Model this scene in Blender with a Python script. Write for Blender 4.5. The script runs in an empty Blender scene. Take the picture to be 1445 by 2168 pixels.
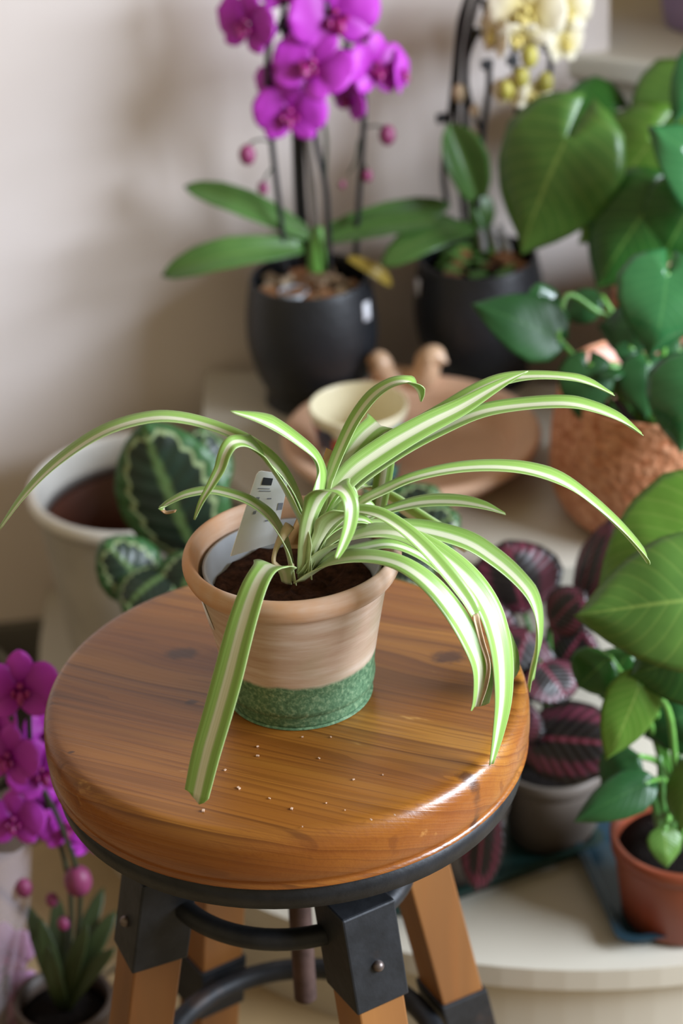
import bpy, bmesh, math, random
from mathutils import Vector, Matrix, noise
random.seed(7)
scn = bpy.context.scene
COL = scn.collection
V = Vector

def hexc(h):
    h = h.lstrip('#')
    r = []
    for i in (0, 2, 4):
        s = int(h[i:i+2], 16)/255
        r.append(s/12.92 if s <= .04045 else ((s+.055)/1.055)**2.4)
    return (r[0], r[1], r[2], 1)

# ------------------------------------------------------------------ camera
CAM = V((0.044, -1.263, 1.382))
FPX, PCX, PCY = 4861.0, 722.5, 1084.0
PIT, ROL = math.radians(29.5), math.radians(2.8)
DV = V((0, math.cos(PIT), -math.sin(PIT)))
R0 = V((1, 0, 0)); U0 = V((0, math.sin(PIT), math.cos(PIT)))
RV = R0*math.cos(ROL) - U0*math.sin(ROL)
UV_ = R0*math.sin(ROL) + U0*math.cos(ROL)
cd = bpy.data.cameras.new('camera'); cam = bpy.data.objects.new('camera', cd); COL.objects.link(cam)
m = Matrix(((RV.x, UV_.x, -DV.x, CAM.x), (RV.y, UV_.y, -DV.y, CAM.y), (RV.z, UV_.z, -DV.z, CAM.z), (0, 0, 0, 1)))
cam.matrix_world = m
cd.sensor_fit = 'VERTICAL'; cd.sensor_height = 22.3; cd.sensor_width = 14.87
cd.lens = FPX*22.3/2168
cd.clip_start = .05
cd.dof.use_dof = True; cd.dof.focus_distance = 1.47; cd.dof.aperture_fstop = 2.6
scn.camera = cam

def ray(px, py):
    return DV + RV*((px-PCX)/FPX) - UV_*((py-PCY)/FPX)
def P(px, py, Y):
    q = ray(px, py); return CAM + q*((Y-CAM.y)/q.y)
def PZ(px, py, z):
    q = ray(px, py); return CAM + q*((z-CAM.z)/q.z)
def proj(p):
    v = p-CAM; w = v.dot(DV); return (PCX+FPX*v.dot(RV)/w, PCY-FPX*v.dot(UV_)/w, w)

# ------------------------------------------------------------------ light
w = bpy.data.worlds.new('world'); scn.world = w; w.use_nodes = True
bg = w.node_tree.nodes['Background']
bg.inputs[0].default_value = (1.0, .80, .50, 1); bg.inputs[1].default_value = .43

def area(name, loc, target, sx, sy, energy, col):
    ld = bpy.data.lights.new(name, 'AREA'); ld.shape = 'RECTANGLE'; ld.size = sx; ld.size_y = sy
    ld.energy = energy; ld.color = col
    o = bpy.data.objects.new(name, ld); COL.objects.link(o); o.location = loc
    o.rotation_euler = (V(target)-V(loc)).to_track_quat('-Z', 'Y').to_euler()
    return o
area('window_daylight', (2.0, -.35, 1.3), (-.1, .5, .6), 1.3, .9, 150, (.78, .87, 1.0))

vs = scn.view_settings
vs.view_transform = 'Standard'; vs.look = 'None'; vs.exposure = 0.0; vs.gamma = 1.0; vs.use_curve_mapping = False

# ------------------------------------------------------------------ object helpers
def thing(name, loc, label, cat, group=None):
    o = bpy.data.objects.new(name, None); COL.objects.link(o); o.location = loc
    o.empty_display_size = .03
    o['label'] = label; o['category'] = cat
    if group: o['group'] = group
    return o
def wloc(o):
    l = V((0, 0, 0))
    while o is not None:
        l += o.location; o = o.parent
    return l
def obj(name, verts, faces, mat, parent=None, uvs=None, smooth=True, thick=0, sub=0, bevel=0, loc=None):
    """verts in world coordinates"""
    off = wloc(parent) if parent else V((0, 0, 0))
    if loc is not None: off = off if parent else V(loc)
    me = bpy.data.meshes.new(name)
    me.from_pydata([tuple(V(v)-off) for v in verts], [], faces)
    if uvs:
        ul = me.uv_layers.new(name='UVMap')
        for lp in me.loops: ul.data[lp.index].uv = uvs[lp.vertex_index]
    me.materials.append(mat)
    if smooth:
        me.polygons.foreach_set('use_smooth', [True]*len(me.polygons))
    me.update()
    o = bpy.data.objects.new(name, me); COL.objects.link(o)
    if parent: o.parent = parent
    elif loc is not None: o.location = off
    if thick:
        s = o.modifiers.new('thick', 'SOLIDIFY'); s.thickness = thick; s.offset = 0
    if bevel:
        b = o.modifiers.new('bevel', 'BEVEL'); b.width = bevel; b.segments = 2; b.limit_method = 'ANGLE'
    if sub:
        s = o.modifiers.new('sub', 'SUBSURF'); s.levels = sub; s.render_levels = sub
    return o
def tag(o, label=None, cat=None, group=None, kind=None):
    if label: o['label'] = label
    if cat: o['category'] = cat
    if group: o['group'] = group
    if kind: o['kind'] = kind
    return o

def g_join(gs):
    v, f = [], []
    for a, b in gs:
        n = len(v); v += list(a); f += [tuple(i+n for i in q) for q in b]
    return v, f
def g_box(c, s, rz=0, tilt=None):
    c = V(c); M = Matrix.Rotation(rz, 3, 'Z') if tilt is None else tilt
    v = [c + M @ V((x*s[0]/2, y*s[1]/2, z*s[2]/2)) for z in (-1, 1) for y in (-1, 1) for x in (-1, 1)]
    f = [(0, 2, 3, 1), (4, 5, 7, 6), (0, 1, 5, 4), (2, 6, 7, 3), (0, 4, 6, 2), (1, 3, 7, 5)]
    return v, f
def g_lathe(c, prof, n=64, wob=0, a0=0, a1=None, seed=0):
    c = V(c); v, f = [], []
    for j, (r, z) in enumerate(prof):
        for i in range(n):
            a = 2*math.pi*i/n
            rr = r
            if wob: rr += wob*noise.noise(V((math.cos(a)*2+seed, math.sin(a)*2, z*30)))
            v.append(c+V((rr*math.cos(a), rr*math.sin(a), z)))
    for j in range(len(prof)-1):
        for i in range(n):
            k = (i+1) % n
            f.append((j*n+i, j*n+k, (j+1)*n+k, (j+1)*n+i))
    return v, f
def sprof(pts, k=5):
    """smooth a lathe profile by Catmull-Rom"""
    q = cr([V((a, 0, b)) for a, b in pts], k)
    return [(max(p.x, 0), p.z) for p in q]
def cr(pts, k=6):
    pts = [V(p) for p in pts]
    if len(pts) < 3:
        return [pts[0].lerp(pts[1], i/k) for i in range(k+1)]
    out = []
    e = [pts[0]*2-pts[1]]+pts+[pts[-1]*2-pts[-2]]
    for i in range(1, len(e)-2):
        a, b, c_, d = e[i-1], e[i], e[i+1], e[i+2]
        for s in range(k):
            t = s/k
            out.append(.5*((2*b)+(c_-a)*t+(2*a-5*b+4*c_-d)*t*t+(3*b-a-3*c_+d)*t**3))
    out.append(pts[-1].copy())
    return out
def crs(vals, k=6):
    return [p.x for p in cr([V((x, 0, 0)) for x in vals], k)]
def g_tube(pts, rad, n=8, k=5, smooth=True):
    if smooth and len(pts) > 2:
        if isinstance(rad, (list, tuple)): rad = crs(rad, k)
        pts = cr(pts, k)
    pts = [V(p) for p in pts]
    if not isinstance(rad, (list, tuple)): rad = [rad]*len(pts)
    v, f = [], []
    T0 = (pts[1]-pts[0]).normalized()
    N = T0.orthogonal().normalized()
    for i, p in enumerate(pts):
        T = (pts[min(i+1, len(pts)-1)]-pts[max(i-1, 0)]).normalized()
        N = (N - T*N.dot(T)).normalized(); B = T.cross(N)
        for j in range(n):
            a = 2*math.pi*j/n
            v.append(p+(N*math.cos(a)+B*math.sin(a))*max(rad[i], 1e-5))
    for i in range(len(pts)-1):
        for j in range(n):
            q = (j+1) % n
            f.append((i*n+j, i*n+q, (i+1)*n+q, (i+1)*n+j))
    f.append(tuple(reversed(range(n)))); f.append(tuple((len(pts)-1)*n+j for j in range(n)))
    return v, f
def g_ball(c, r, sc=(1, 1, 1), n=12, m_=8, axis=None):
    c = V(c); v, f = [], []
    q = V((0, 0, 1)).rotation_difference(V(axis)) if axis is not None else None
    for j in range(m_+1):
        th = math.pi*j/m_
        for i in range(n):
            a = 2*math.pi*i/n
            p = V((math.sin(th)*math.cos(a)*sc[0], math.sin(th)*math.sin(a)*sc[1], math.cos(th)*sc[2]))*r
            if q: p = q @ p
            v.append(c+p)
    for j in range(m_):
        for i in range(n):
            k = (i+1) % n
            f.append((j*n+i, (j+1)*n+i, (j+1)*n+k, j*n+k))
    return v, f

# ------------------------------------------------------------------ material helpers
class NT:
    def __init__(s, name):
        s.m = bpy.data.materials.new(name); s.m.use_nodes = True
        s.t = s.m.node_tree; s.t.nodes.clear()
        s.out = s.t.nodes.new('ShaderNodeOutputMaterial')
        s.b = s.t.nodes.new('ShaderNodeBsdfPrincipled')
        s.l(s.b.outputs[0], s.out.inputs[0])
    def n(s, kind, **kw):
        o = s.t.nodes.new('ShaderNode'+kind)
        for k, v in kw.items(): setattr(o, k, v)
        return o
    def l(s, a, b): s.t.links.new(a, b)
    def set(s, inp, v):
        if hasattr(v, 'is_output'): s.l(v, inp)
        else: inp.default_value = v
    def math(s, op, a, b=None, c=None, clamp=False):
        o = s.n('Math', operation=op, use_clamp=clamp)
        s.set(o.inputs[0], a)
        if b is not None: s.set(o.inputs[1], b)
        if c is not None: s.set(o.inputs[2], c)
        return o.outputs[0]
    def step(s, x, lo, hi):
        o = s.n('MapRange', interpolation_type='SMOOTHSTEP')
        s.set(o.inputs[0], x); o.inputs[1].default_value = lo; o.inputs[2].default_value = hi
        return o.outputs[0]
    def mix(s, f, a, b, mode='MIX'):
        o = s.n('Mix', data_type='RGBA', blend_type=mode)
        s.set(o.inputs[0], f); s.set(o.inputs[6], a); s.set(o.inputs[7], b)
        return o.outputs[2]
    def obj(s): return s.n('TexCoord').outputs['Object']
    def uv(s):
        o = s.n('SeparateXYZ'); s.l(s.n('TexCoord').outputs['UV'], o.inputs[0]); return o.outputs[0], o.outputs[1]
    def map(s, vec, loc=(0, 0, 0), rot=(0, 0, 0), sc=(1, 1, 1)):
        o = s.n('Mapping'); s.l(vec, o.inputs[0]); o.inputs[1].default_value = loc; o.inputs[2].default_value = rot; o.inputs[3].default_value = sc
        return o.outputs[0]
    def noise(s, vec, scale, detail=4, rough=.55, dist=0):
        o = s.n('TexNoise'); s.l(vec, o.inputs['Vector']); o.inputs['Scale'].default_value = scale
        o.inputs['Detail'].default_value = detail; o.inputs['Roughness'].default_value = rough; o.inputs['Distortion'].default_value = dist
        return o.outputs[0]
    def ramp(s, f, stops, mode='LINEAR'):
        o = s.n('ValToRGB'); s.l(f, o.inputs[0]); r = o.color_ramp; r.interpolation = mode
        while len(r.elements) < len(stops): r.elements.new(.5)
        for e, (p, c) in zip(r.elements, stops): e.position = p; e.color = c
        return o.outputs[0]
    def bump(s, h, strength=.3, dist=.001):
        o = s.n('Bump'); o.inputs['Strength'].default_value = strength; o.inputs['Distance'].default_value = dist
        s.l(h, o.inputs['Height']); s.l(o.outputs[0], s.b.inputs['Normal']); return o
    def fin(s, col, rough=.5, metal=0, spec=.5, trans=None, tcol=None, coat=0):
        s.set(s.b.inputs['Base Color'], col); s.set(s.b.inputs['Roughness'], rough)
        s.set(s.b.inputs['Metallic'], metal); s.b.inputs['Specular IOR Level'].default_value = spec
        if coat: s.b.inputs['Coat Weight'].default_value = coat; s.b.inputs['Coat Roughness'].default_value = .15
        if trans:
            t = s.n('BsdfTranslucent'); s.set(t.inputs[0], tcol if tcol is not None else col)
            mx = s.n('MixShader'); mx.inputs[0].default_value = trans
            s.l(s.b.outputs[0], mx.inputs[1]); s.l(t.outputs[0], mx.inputs[2]); s.l(mx.outputs[0], s.out.inputs[0])
        return s.m

def plain(name, h, rough=.6, nz=.12, scale=30, metal=0, spec=.5, bump=0, bscale=80, trans=None, coat=0):
    t = NT(name); c = hexc(h); o = t.obj()
    f = t.noise(o, scale, 5)
    d = tuple(x*(1-nz) for x in c[:3])+(1,); b = tuple(min(1, x*(1+nz)) for x in c[:3])+(1,)
    col = t.ramp(f, [(.3, d), (.7, b)])
    if bump: t.bump(t.noise(o, bscale, 4), bump, .002)
    return t.fin(col, rough, metal, spec, trans, coat=coat)

def mat_wall():
    t = NT('wall_paint'); o = t.obj()
    f = t.noise(o, 2.2, 3, .5, .4)
    c = t.ramp(f, [(.35, hexc('#cfc3ba')), (.65, hexc('#ddd4d0'))])
    g = t.noise(o, 5, 2)
    c = t.mix(t.math('MULTIPLY', t.step(g, .58, .8), .35), c, hexc('#c4ae97'))
    t.bump(t.noise(o, 220, 3), .08, .001)
    return t.fin(c, .75, spec=.3)

def mat_seat():
    t = NT('pine_seat'); o = t.obj()
    g = t.map(o, rot=(0, 0, math.radians(25)))          # grain axis
    s = t.n('SeparateXYZ'); t.l(g, s.inputs[0])
    # knots: (x, y, radius)
    def w2(px, py):
        p = PZ(px, py, .51)-V((0, .04, .51)); return p
    knots = [(385, 1383, .0105), (950, 1391, .011), (406, 1487, .004), (990, 1640, .006), (905, 1752, .009), (150, 1592, .002)]
    warp = None; kn = None
    for (kx, ky, r) in knots:
        p = w2(kx, ky)
        vm = t.n('VectorMath', operation='SUBTRACT'); t.l(o, vm.inputs[0]); vm.inputs[1].default_value = (p.x, p.y, 0)
        vs_ = t.map(vm.outputs[0], rot=(0, 0, math.radians(19)), sc=(.75, 1.25, .0))
        ln = t.n('VectorMath', operation='LENGTH'); t.l(vs_, ln.inputs[0])
        dd = t.math('DIVIDE', ln.outputs[1], r)
        jit = t.math('MULTIPLY_ADD', t.noise(o, 160, 3), .9, t.math('SUBTRACT', dd, .45))
        k = t.math('SUBTRACT', 1, t.step(jit, .45, 1.15))
        kn = k if kn is None else t.math('MAXIMUM', kn, k)
        sp = t.n('SeparateXYZ'); t.l(vs_, sp.inputs[0])
        ww = t.math('MULTIPLY', sp.outputs[1], t.math('EXPONENT', t.math('MULTIPLY', dd, -.45)))
        warp = ww if warp is None else t.math('ADD', warp, ww)
    y = t.math('SUBTRACT', s.outputs[1], t.math('MULTIPLY', warp, .55))
    lw = t.n('CombineXYZ'); t.l(t.math('MULTIPLY', s.outputs[0], .022), lw.inputs[0]); t.l(y, lw.inputs[1]); t.l(t.math('MULTIPLY', s.outputs[2], .6), lw.inputs[2])
    yy = t.math('ADD', t.math('MULTIPLY_ADD', t.noise(lw.outputs[0], 24, 3, .5), .022, y), t.math('MULTIPLY', s.outputs[2], 2.0))
    ln1 = t.n('CombineXYZ'); t.l(yy, ln1.inputs[1]); t.l(t.math('MULTIPLY', s.outputs[0], .03), ln1.inputs[0])
    yy = t.math('MULTIPLY_ADD', t.noise(ln1.outputs[0], 38, 2, .6), .055, yy)
    ring = t.math('FRACT', t.math('MULTIPLY', yy, 48))
    late = t.math('MULTIPLY', t.step(ring, .35, .93), t.math('SUBTRACT', 1, t.step(ring, .93, 1.0)))
    ring2 = t.math('FRACT', t.math('MULTIPLY', yy, 190))
    late = t.math('MULTIPLY', late, t.math('MULTIPLY_ADD', t.step(t.noise(ln1.outputs[0], 21, 2, .5), .38, .62), .75, .2))
    late = t.math('MAXIMUM', late, t.math('MULTIPLY', t.step(ring2, .5, .95), .52))
    fine = t.noise(lw.outputs[0], 420, 4, .65)
    wide = t.noise(lw.outputs[0], 20, 3, .5)
    c = t.ramp(wide, [(.3, hexc('#7a4518')), (.5, hexc('#8f5a20')), (.72, hexc('#a5722c'))])
    c = t.mix(t.math('MULTIPLY', late, t.math('MULTIPLY_ADD', wide, -.4, .95)), c, hexc('#52270a'))
    c = t.mix(t.math('MULTIPLY', t.step(fine, .48, .72), .42), c, hexc('#6d3a14'))
    dl = t.noise(lw.outputs[0], 95, 2, .5)
    c = t.mix(t.math('MULTIPLY', t.step(dl, .60, .70), .5), c, hexc('#45220d'))
    sc = t.noise(t.map(g, sc=(.25, 1, 1)), 60, 4, .6)
    c = t.mix(t.math('MULTIPLY', t.step(sc, .66, .76), .45), c, hexc('#d8a860'))   # worn pale scuffs
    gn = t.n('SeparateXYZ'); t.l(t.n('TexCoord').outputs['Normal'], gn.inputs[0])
    c = t.mix(t.math('MULTIPLY', t.math('SUBTRACT', 1, t.step(gn.outputs[2], .1, .8)), .4), c, hexc('#8f4d1d'))   # side shading put into the colour by normal, redder like end grain
    c = t.mix(t.math('MULTIPLY', kn, .88), c, hexc('#46291a'))
    t.bump(t.math('ADD', t.math('MULTIPLY', late, -.6), t.math('MULTIPLY', fine, .7)), .22, .0012)
    r = t.math('MULTIPLY_ADD', fine, .22, .2)
    return t.fin(c, r, spec=.45, coat=.12)

def mat_leg():
    t = NT('pine_leg'); o = t.obj()
    g = t.map(o, sc=(1, 1, .06)); f = t.noise(g, 90, 4, .6); q = t.noise(g, 22, 2)
    c = t.ramp(q, [(.3, hexc('#6a421f')), (.7, hexc('#8a5b2c'))])
    c = t.mix(t.math('MULTIPLY', t.step(f, .5, .75), .5), c, hexc('#7c4a20'))
    t.bump(f, .15, .001)
    return t.fin(c, .42)

def mat_iron():
    t = NT('black_iron'); o = t.obj(); f = t.noise(o, 60, 5); k = t.noise(o, 25, 3)
    c = t.ramp(f, [(.3, hexc('#141619')), (.7, hexc('#25272b'))])
    c = t.mix(t.math('MULTIPLY', t.step(k, .62, .75), .4), c, hexc('#4a3528'))
    t.bump(t.noise(o, 140, 4), .35, .001)
    return t.fin(c, .5, .35)

def mat_terracotta_pot():
    t = NT('weathered_terracotta'); o = t.obj()
    s = t.n('SeparateXYZ'); t.l(o, s.inputs[0]); z = s.outputs[2]
    st = t.map(o, sc=(1, 1, 9)); f = t.noise(st, 16, 5, .6); g = t.noise(o, 14, 4)
    c = t.ramp(f, [(.28, hexc('#b3937c')), (.48, hexc('#c3a893')), (.68, hexc('#d2beae'))])
    c = t.mix(t.math('MULTIPLY', t.step(g, .42, .66), .42), c, hexc('#a9a081'))      # green-grey bloom
    c = t.mix(t.math('MULTIPLY', t.step(t.noise(st, 40, 4), .55, .75), .35), c, hexc('#d6bfa6'))
    # rim: orange clay
    c = t.mix(t.math('MULTIPLY', t.step(z, .094, .099), t.step(g, .3, .65)), c, hexc('#c99468'))
    gr = t.math('SUBTRACT', 1, t.step(t.math('MULTIPLY_ADD', t.noise(o, 30, 4), .010, z), .0385, .0425))
    sp = t.noise(o, 330, 3, .7)
    gc = t.ramp(sp, [(.32, hexc('#3f5a40')), (.5, hexc('#5d7e5c')), (.72, hexc('#9db38d'))])
    gc = t.mix(t.math('MULTIPLY', t.noise(o, 22, 3), .5), gc, hexc('#4c7a5a'))
    c = t.mix(gr, c, gc)
    h = t.math('ADD', t.math('MULTIPLY', f, .5), t.math('MULTIPLY', sp, t.math('MULTIPLY', gr, .8)))
    t.bump(h, .25, .0015)
    return t.fin(c, .62, spec=.35)

def mat_spider():
    t = NT('spider_leaf'); u, v = t.uv()
    o = t.obj(); nz = t.noise(o, 35, 3)
    a = t.math('ABSOLUTE', t.math('SUBTRACT', u, .5))
    a = t.math('MULTIPLY_ADD', nz, .05, t.math('SUBTRACT', a, .025))
    lines = t.noise(t.n('CombineXYZ').outputs[0], 1)   # placeholder keeps graph simple
    cv = t.n('CombineXYZ'); t.l(t.math('MULTIPLY', u, 34), cv.inputs[0]); t.l(t.math('MULTIPLY', v, 2), cv.inputs[1])
    ln = t.noise(cv.outputs[0], 1, 3)
    green = t.ramp(ln, [(.3, hexc('#78a142')), (.7, hexc('#9abd63'))])
    info = t.n('ObjectInfo'); green = t.mix(t.math('MULTIPLY', info.outputs['Random'], .35), green, hexc('#9dbf66'))
    white = t.ramp(ln, [(.3, hexc('#cdd0aa')), (.7, hexc('#e4e4cc'))])
    st = t.math('SUBTRACT', 1, t.step(a, .09, .20))
    c = t.mix(st, green, white)
    c = t.mix(t.math('MULTIPLY', t.math('SUBTRACT', 1, t.step(v, .0, .36)), .7), c, hexc('#d6dbb0'))
    edge = t.step(a, .46, .49)
    c = t.mix(t.math('MULTIPLY', edge, .4), c, hexc('#d5e0b0'))
    c = t.mix(t.step(v, 1.02, 1.04), c, hexc('#a5805a'))      # dry tips carry v > 1
    t.bump(ln, .15, .0006)
    return t.fin(c, .33, spec=.6, trans=.22)

def mat_broad(name, lo, hi, vein, rough=.35, nveins=9, trans=.25, vs=.5, spec=.5, bs=.12):
    t = NT(name); u, v = t.uv(); o = t.obj()
    a = t.math('ABSOLUTE', t.math('SUBTRACT', u, .5))
    f = t.noise(o, 18, 3)
    c = t.ramp(f, [(.3, hexc(lo)), (.7, hexc(hi))])
    mid = t.math('SUBTRACT', 1, t.step(a, .008, .022))
    ph = t.math('MULTIPLY', t.math('SUBTRACT', v, t.math('MULTIPLY', a, .75)), nveins)
    tri = t.math('ABSOLUTE', t.math('SUBTRACT', t.math('FRACT', ph), .5))
    sv = t.math('SUBTRACT', 1, t.step(tri, .03, .13))
    c = t.mix(t.math('MULTIPLY', sv, vs*.35), c, hexc(vein))
    c = t.mix(t.math('MULTIPLY', mid, vs), c, hexc(vein))
    t.bump(t.math('ADD', t.math('SMOOTH_MIN', tri, .25, .2), t.math('MULTIPLY', mid, -.4)), bs, .003)
    return t.fin(c, rough, spec=spec, trans=trans)

def mat_medallion():
    t = NT('medallion_leaf'); u, v = t.uv(); o = t.obj()
    a = t.math('MULTIPLY', t.math('ABSOLUTE', t.math('SUBTRACT', u, .5)), 2)
    vv = t.math('MULTIPLY', t.math('ABSOLUTE', t.math('SUBTRACT', v, .5)), 2)
    d = t.math('MAXIMUM', a, t.math('POWER', vv, 1.6))
    ph = t.math('FRACT', t.math('MULTIPLY', t.math('SUBTRACT', v, t.math('MULTIPLY', a, .22)), 8))
    tri = t.math('MULTIPLY', t.math('ABSOLUTE', t.math('SUBTRACT', ph, .5)), 2)
    dj = t.math('ADD', d, t.math('MULTIPLY_ADD', tri, .10, t.math('MULTIPLY', t.noise(o, 60, 3), .12)))
    ring = t.math('MULTIPLY', t.step(dj, .74, .78), t.math('SUBTRACT', 1, t.step(dj, .82, .88)))
    mid = t.math('SUBTRACT', 1, t.step(t.math('MULTIPLY_ADD', tri, .03, a), .04, .17))
    c = t.ramp(t.noise(o, 30, 3), [(.3, hexc('#0f1d14')), (.7, hexc('#1b3020'))])
    c = t.mix(t.step(dj, .84, .92), c, hexc('#315a2e'))
    c = t.mix(t.math('MULTIPLY', ring, .6), c, hexc('#a9bd86'))
    c = t.mix(t.math('MULTIPLY', mid, .5), c, hexc('#6c8a4c'))
    t.bump(tri, .3, .003)
    return t.fin(c, .42, trans=.06)

def mat_rose():
    t = NT('rose_painted_leaf'); u, v = t.uv(); o = t.obj()
    a = t.math('MULTIPLY', t.math('ABSOLUTE', t.math('SUBTRACT', u, .5)), 2)
    vv = t.math('MULTIPLY', t.math('ABSOLUTE', t.math('SUBTRACT', v, .48)), 2)
    d = t.math('MAXIMUM', a, t.math('POWER', vv, 1.5))
    dj = t.math('MULTIPLY_ADD', t.noise(o, 50, 3), .16, d)
    ring = t.math('MULTIPLY', t.step(dj, .5, .7), t.math('SUBTRACT', 1, t.step(dj, .88, .98)))
    mid = t.math('SUBTRACT', 1, t.step(a, .03, .09))
    ph = t.math('FRACT', t.math('MULTIPLY', t.math('SUBTRACT', v, t.math('MULTIPLY', a, .3)), 10))
    tri = t.math('MULTIPLY', t.math('ABSOLUTE', t.math('SUBTRACT', ph, .5)), 2)
    c = t.mix(t.math('MULTIPLY', tri, .5), hexc('#150f12'), hexc('#2b2724'))
    c = t.mix(t.math('MULTIPLY', ring, t.math('MULTIPLY_ADD', tri, .6, .12)), c, hexc('#7d3048'))
    c = t.mix(mid, c, hexc('#6d2c3c'))
    t.bump(tri, .3, .003)
    return t.fin(c, .38, trans=.07, tcol=hexc('#7a1f2c'))

def mat_petal(name, core, rim, lip, trans=.35):
    t = NT(name); u, v = t.uv(); o = t.obj()
    a = t.math('MULTIPLY', t.math('ABSOLUTE', t.math('SUBTRACT', u, .5)), 2)
    cv = t.n('CombineXYZ'); t.l(t.math('MULTIPLY', u, 16), cv.inputs[0]); t.l(t.math('MULTIPLY', v, 1.5), cv.inputs[1])
    ln = t.noise(cv.outputs[0], 1, 3)
    c = t.mix(t.step(v, .0, .95), hexc(core), hexc(rim))
    c = t.mix(t.math('MULTIPLY', t.step(ln, .5, .7), .25), c, hexc(lip))
    return t.fin(c, .5, trans=trans)

def mat_cup():
    t = NT('painted_cup'); o = t.obj()
    s = t.n('SeparateXYZ'); t.l(o, s.inputs[0]); z = s.outputs[2]
    v = t.n('TexVoronoi'); t.l(o, v.inputs['Vector']); v.inputs['Scale'].default_value = 85
    hs = t.n('SeparateColor'); t.l(v.outputs['Color'], hs.inputs[0])
    pc = t.ramp(hs.outputs[0], [(0, hexc('#2d3350')), (.28, hexc('#c65a34')), (.46, hexc('#e2d9c0')), (.66, hexc('#3b4560')), (.82, hexc('#3f9c8f')), (.92, hexc('#b8432c'))], 'CONSTANT')
    s2 = t.math('SUBTRACT', 1, t.step(z, .0600, .0610))
    c = t.mix(s2, hexc('#e8dfc2'), pc)
    r = t.n('VectorMath', operation='LENGTH'); q = t.map(o, sc=(1, 1, 0)); t.l(q, r.inputs[0])
    return t.fin(c, .3)

def mat_copper():
    t = NT('hammered_copper'); o = t.obj()
    v = t.n('TexVoronoi', feature='SMOOTH_F1'); t.l(o, v.inputs['Vector']); v.inputs['Scale'].default_value = 130
    n_ = t.noise(o, 100, 4, .6)
    h = t.math('ADD', v.outputs['Distance'], t.math('MULTIPLY', n_, .9))
    c = t.ramp(n_, [(.35, hexc('#b06c46')), (.65, hexc('#d69c78'))])
    t.bump(h, .75, .004)
    return t.fin(c, .42, .35)

M = {}
M['wall'] = mat_wall()
M['seat'] = mat_seat(); M['leg'] = mat_leg(); M['iron'] = mat_iron(); M['tpot'] = mat_terracotta_pot()
M['spider'] = mat_spider(); M['medal'] = mat_medallion(); M['rose'] = mat_rose()
M['monst'] = mat_broad('monstera_leaf', '#446b2c', '#5c8538', '#93ac55')
M['monst_y'] = mat_broad('monstera_young', '#5d8c30', '#739e3e', '#a9be62', trans=.4)
M['monst_d'] = mat_broad('monstera_dark', '#23541f', '#356a2a', '#6f9a45', rough=.3)
M['gloss'] = mat_broad('glossy_leaf', '#2a6337', '#3b7644', '#629a55', rough=.14, vs=.25, spec=.7)
M['gdark'] = mat_broad('dark_heart_leaf', '#1f4a25', '#2d5f30', '#4f7d42', rough=.38, vs=.3)
M['orcleaf'] = mat_broad('orchid_leaf', '#40682f', '#577f3e', '#86a45a', rough=.38, nveins=0, trans=.15)
M['orcdark'] = mat_broad('dark_olive_leaf', '#26331a', '#37461f', '#4a5a2a', rough=.5, nveins=0, trans=.1)
M['orcyel'] = mat_broad('orchid_yellow', '#8a7430', '#a9923f', '#c0a850', nveins=0)
M['mag'] = mat_petal('magenta_petal', '#a81fa6', '#cf45d2', '#b93fbb')
M['maglip'] = plain('magenta_lip', '#8d1566', .45, .25, 60)
M['cream'] = mat_petal('cream_petal', '#d8c878', '#f4eedb', '#e0c2a8', trans=.3)
M['creamlip'] = plain('cream_lip', '#d9c878', .45, .2, 60)
M['pale'] = mat_petal('pale_petal', '#c47fb8', '#e2b6dc', '#c890c4')
M['bud'] = plain('bud_skin', '#7d3058', .5, .35, 60)
M['budy'] = plain('bud_yellow', '#a9a048', .5, .3, 60)
M['stem'] = plain('orchid_stem', '#2c3320', .5, .3, 60)
M['stake'] = plain('black_stake', '#17181c', .45, .1)
M['petiole'] = plain('petiole', '#5f9440', .4, .2, 40)
M['petioled'] = plain('petiole_dark', '#3a642c', .4, .2, 40)
M['bpot'] = plain('black_pot', '#1a1c20', .42, .15, 40, bump=.5, bscale=220, spec=.5)
M['wall_shade'] = plain('shaded_wall', '#b9a17e', .75, .05, 5)  # alcove shade put into the wall colour
M['white'] = plain('cream_paint', '#b8b2a4', .42, .03, 6, spec=.45)
M['cab'] = plain('cabinet_white', '#cfcdc2', .5, .03, 6)
M['sticker'] = plain('price_sticker', '#e6e6ec', .5, .04)
M['soil'] = plain('peat_soil', '#3b2418', .95, .6, 160, bump=1, bscale=300, spec=.1)
M['soild'] = plain('dark_soil', '#15110f', .95, .6, 200, bump=1, bscale=300, spec=.1)
M['bark'] = plain('bark_chip', '#8a5f3c', .85, .5, 50, bump=.6, bscale=120)
M['barkl'] = plain('pale_bark_chip', '#b9a184', .85, .4, 50, bump=.6, bscale=120)
M['npot'] = plain('grey_nursery_pot', '#9ea3aa', .4, .05)
M['cupin'] = plain('cream_glaze', '#e9e0bf', .3, .03)
M['cup'] = mat_cup(); M['copper'] = mat_copper()
M['copin'] = plain('copper_inside', '#c08a76', .5, .12, 30, metal=.2)
M['dish'] = plain('bare_terracotta', '#cda78b', .75, .14, 9, bump=.1)
M['bird'] = plain('glazed_terracotta', '#cba888', .35, .2, 45)
M['cream_pot'] = plain('whitewashed_pot', '#a29d93', .6, .14, 14, bump=.15)
M['cream_rim'] = plain('white_glaze', '#d3d0c8', .35, .05)
M['brown_in'] = plain('brown_plastic', '#4d2413', .5, .1)
M['purple'] = plain('purple_pot', '#9684ae', .5, .06)
M['gpot'] = plain('taupe_plastic', '#5f564e', .55, .06)
M['fpot'] = plain('shaded_taupe_plastic', '#43352b', .5, .08)  # taupe plastic with the floor shade put into its colour
M['rpot'] = plain('brick_plastic', '#7d3a22', .45, .1)
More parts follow.
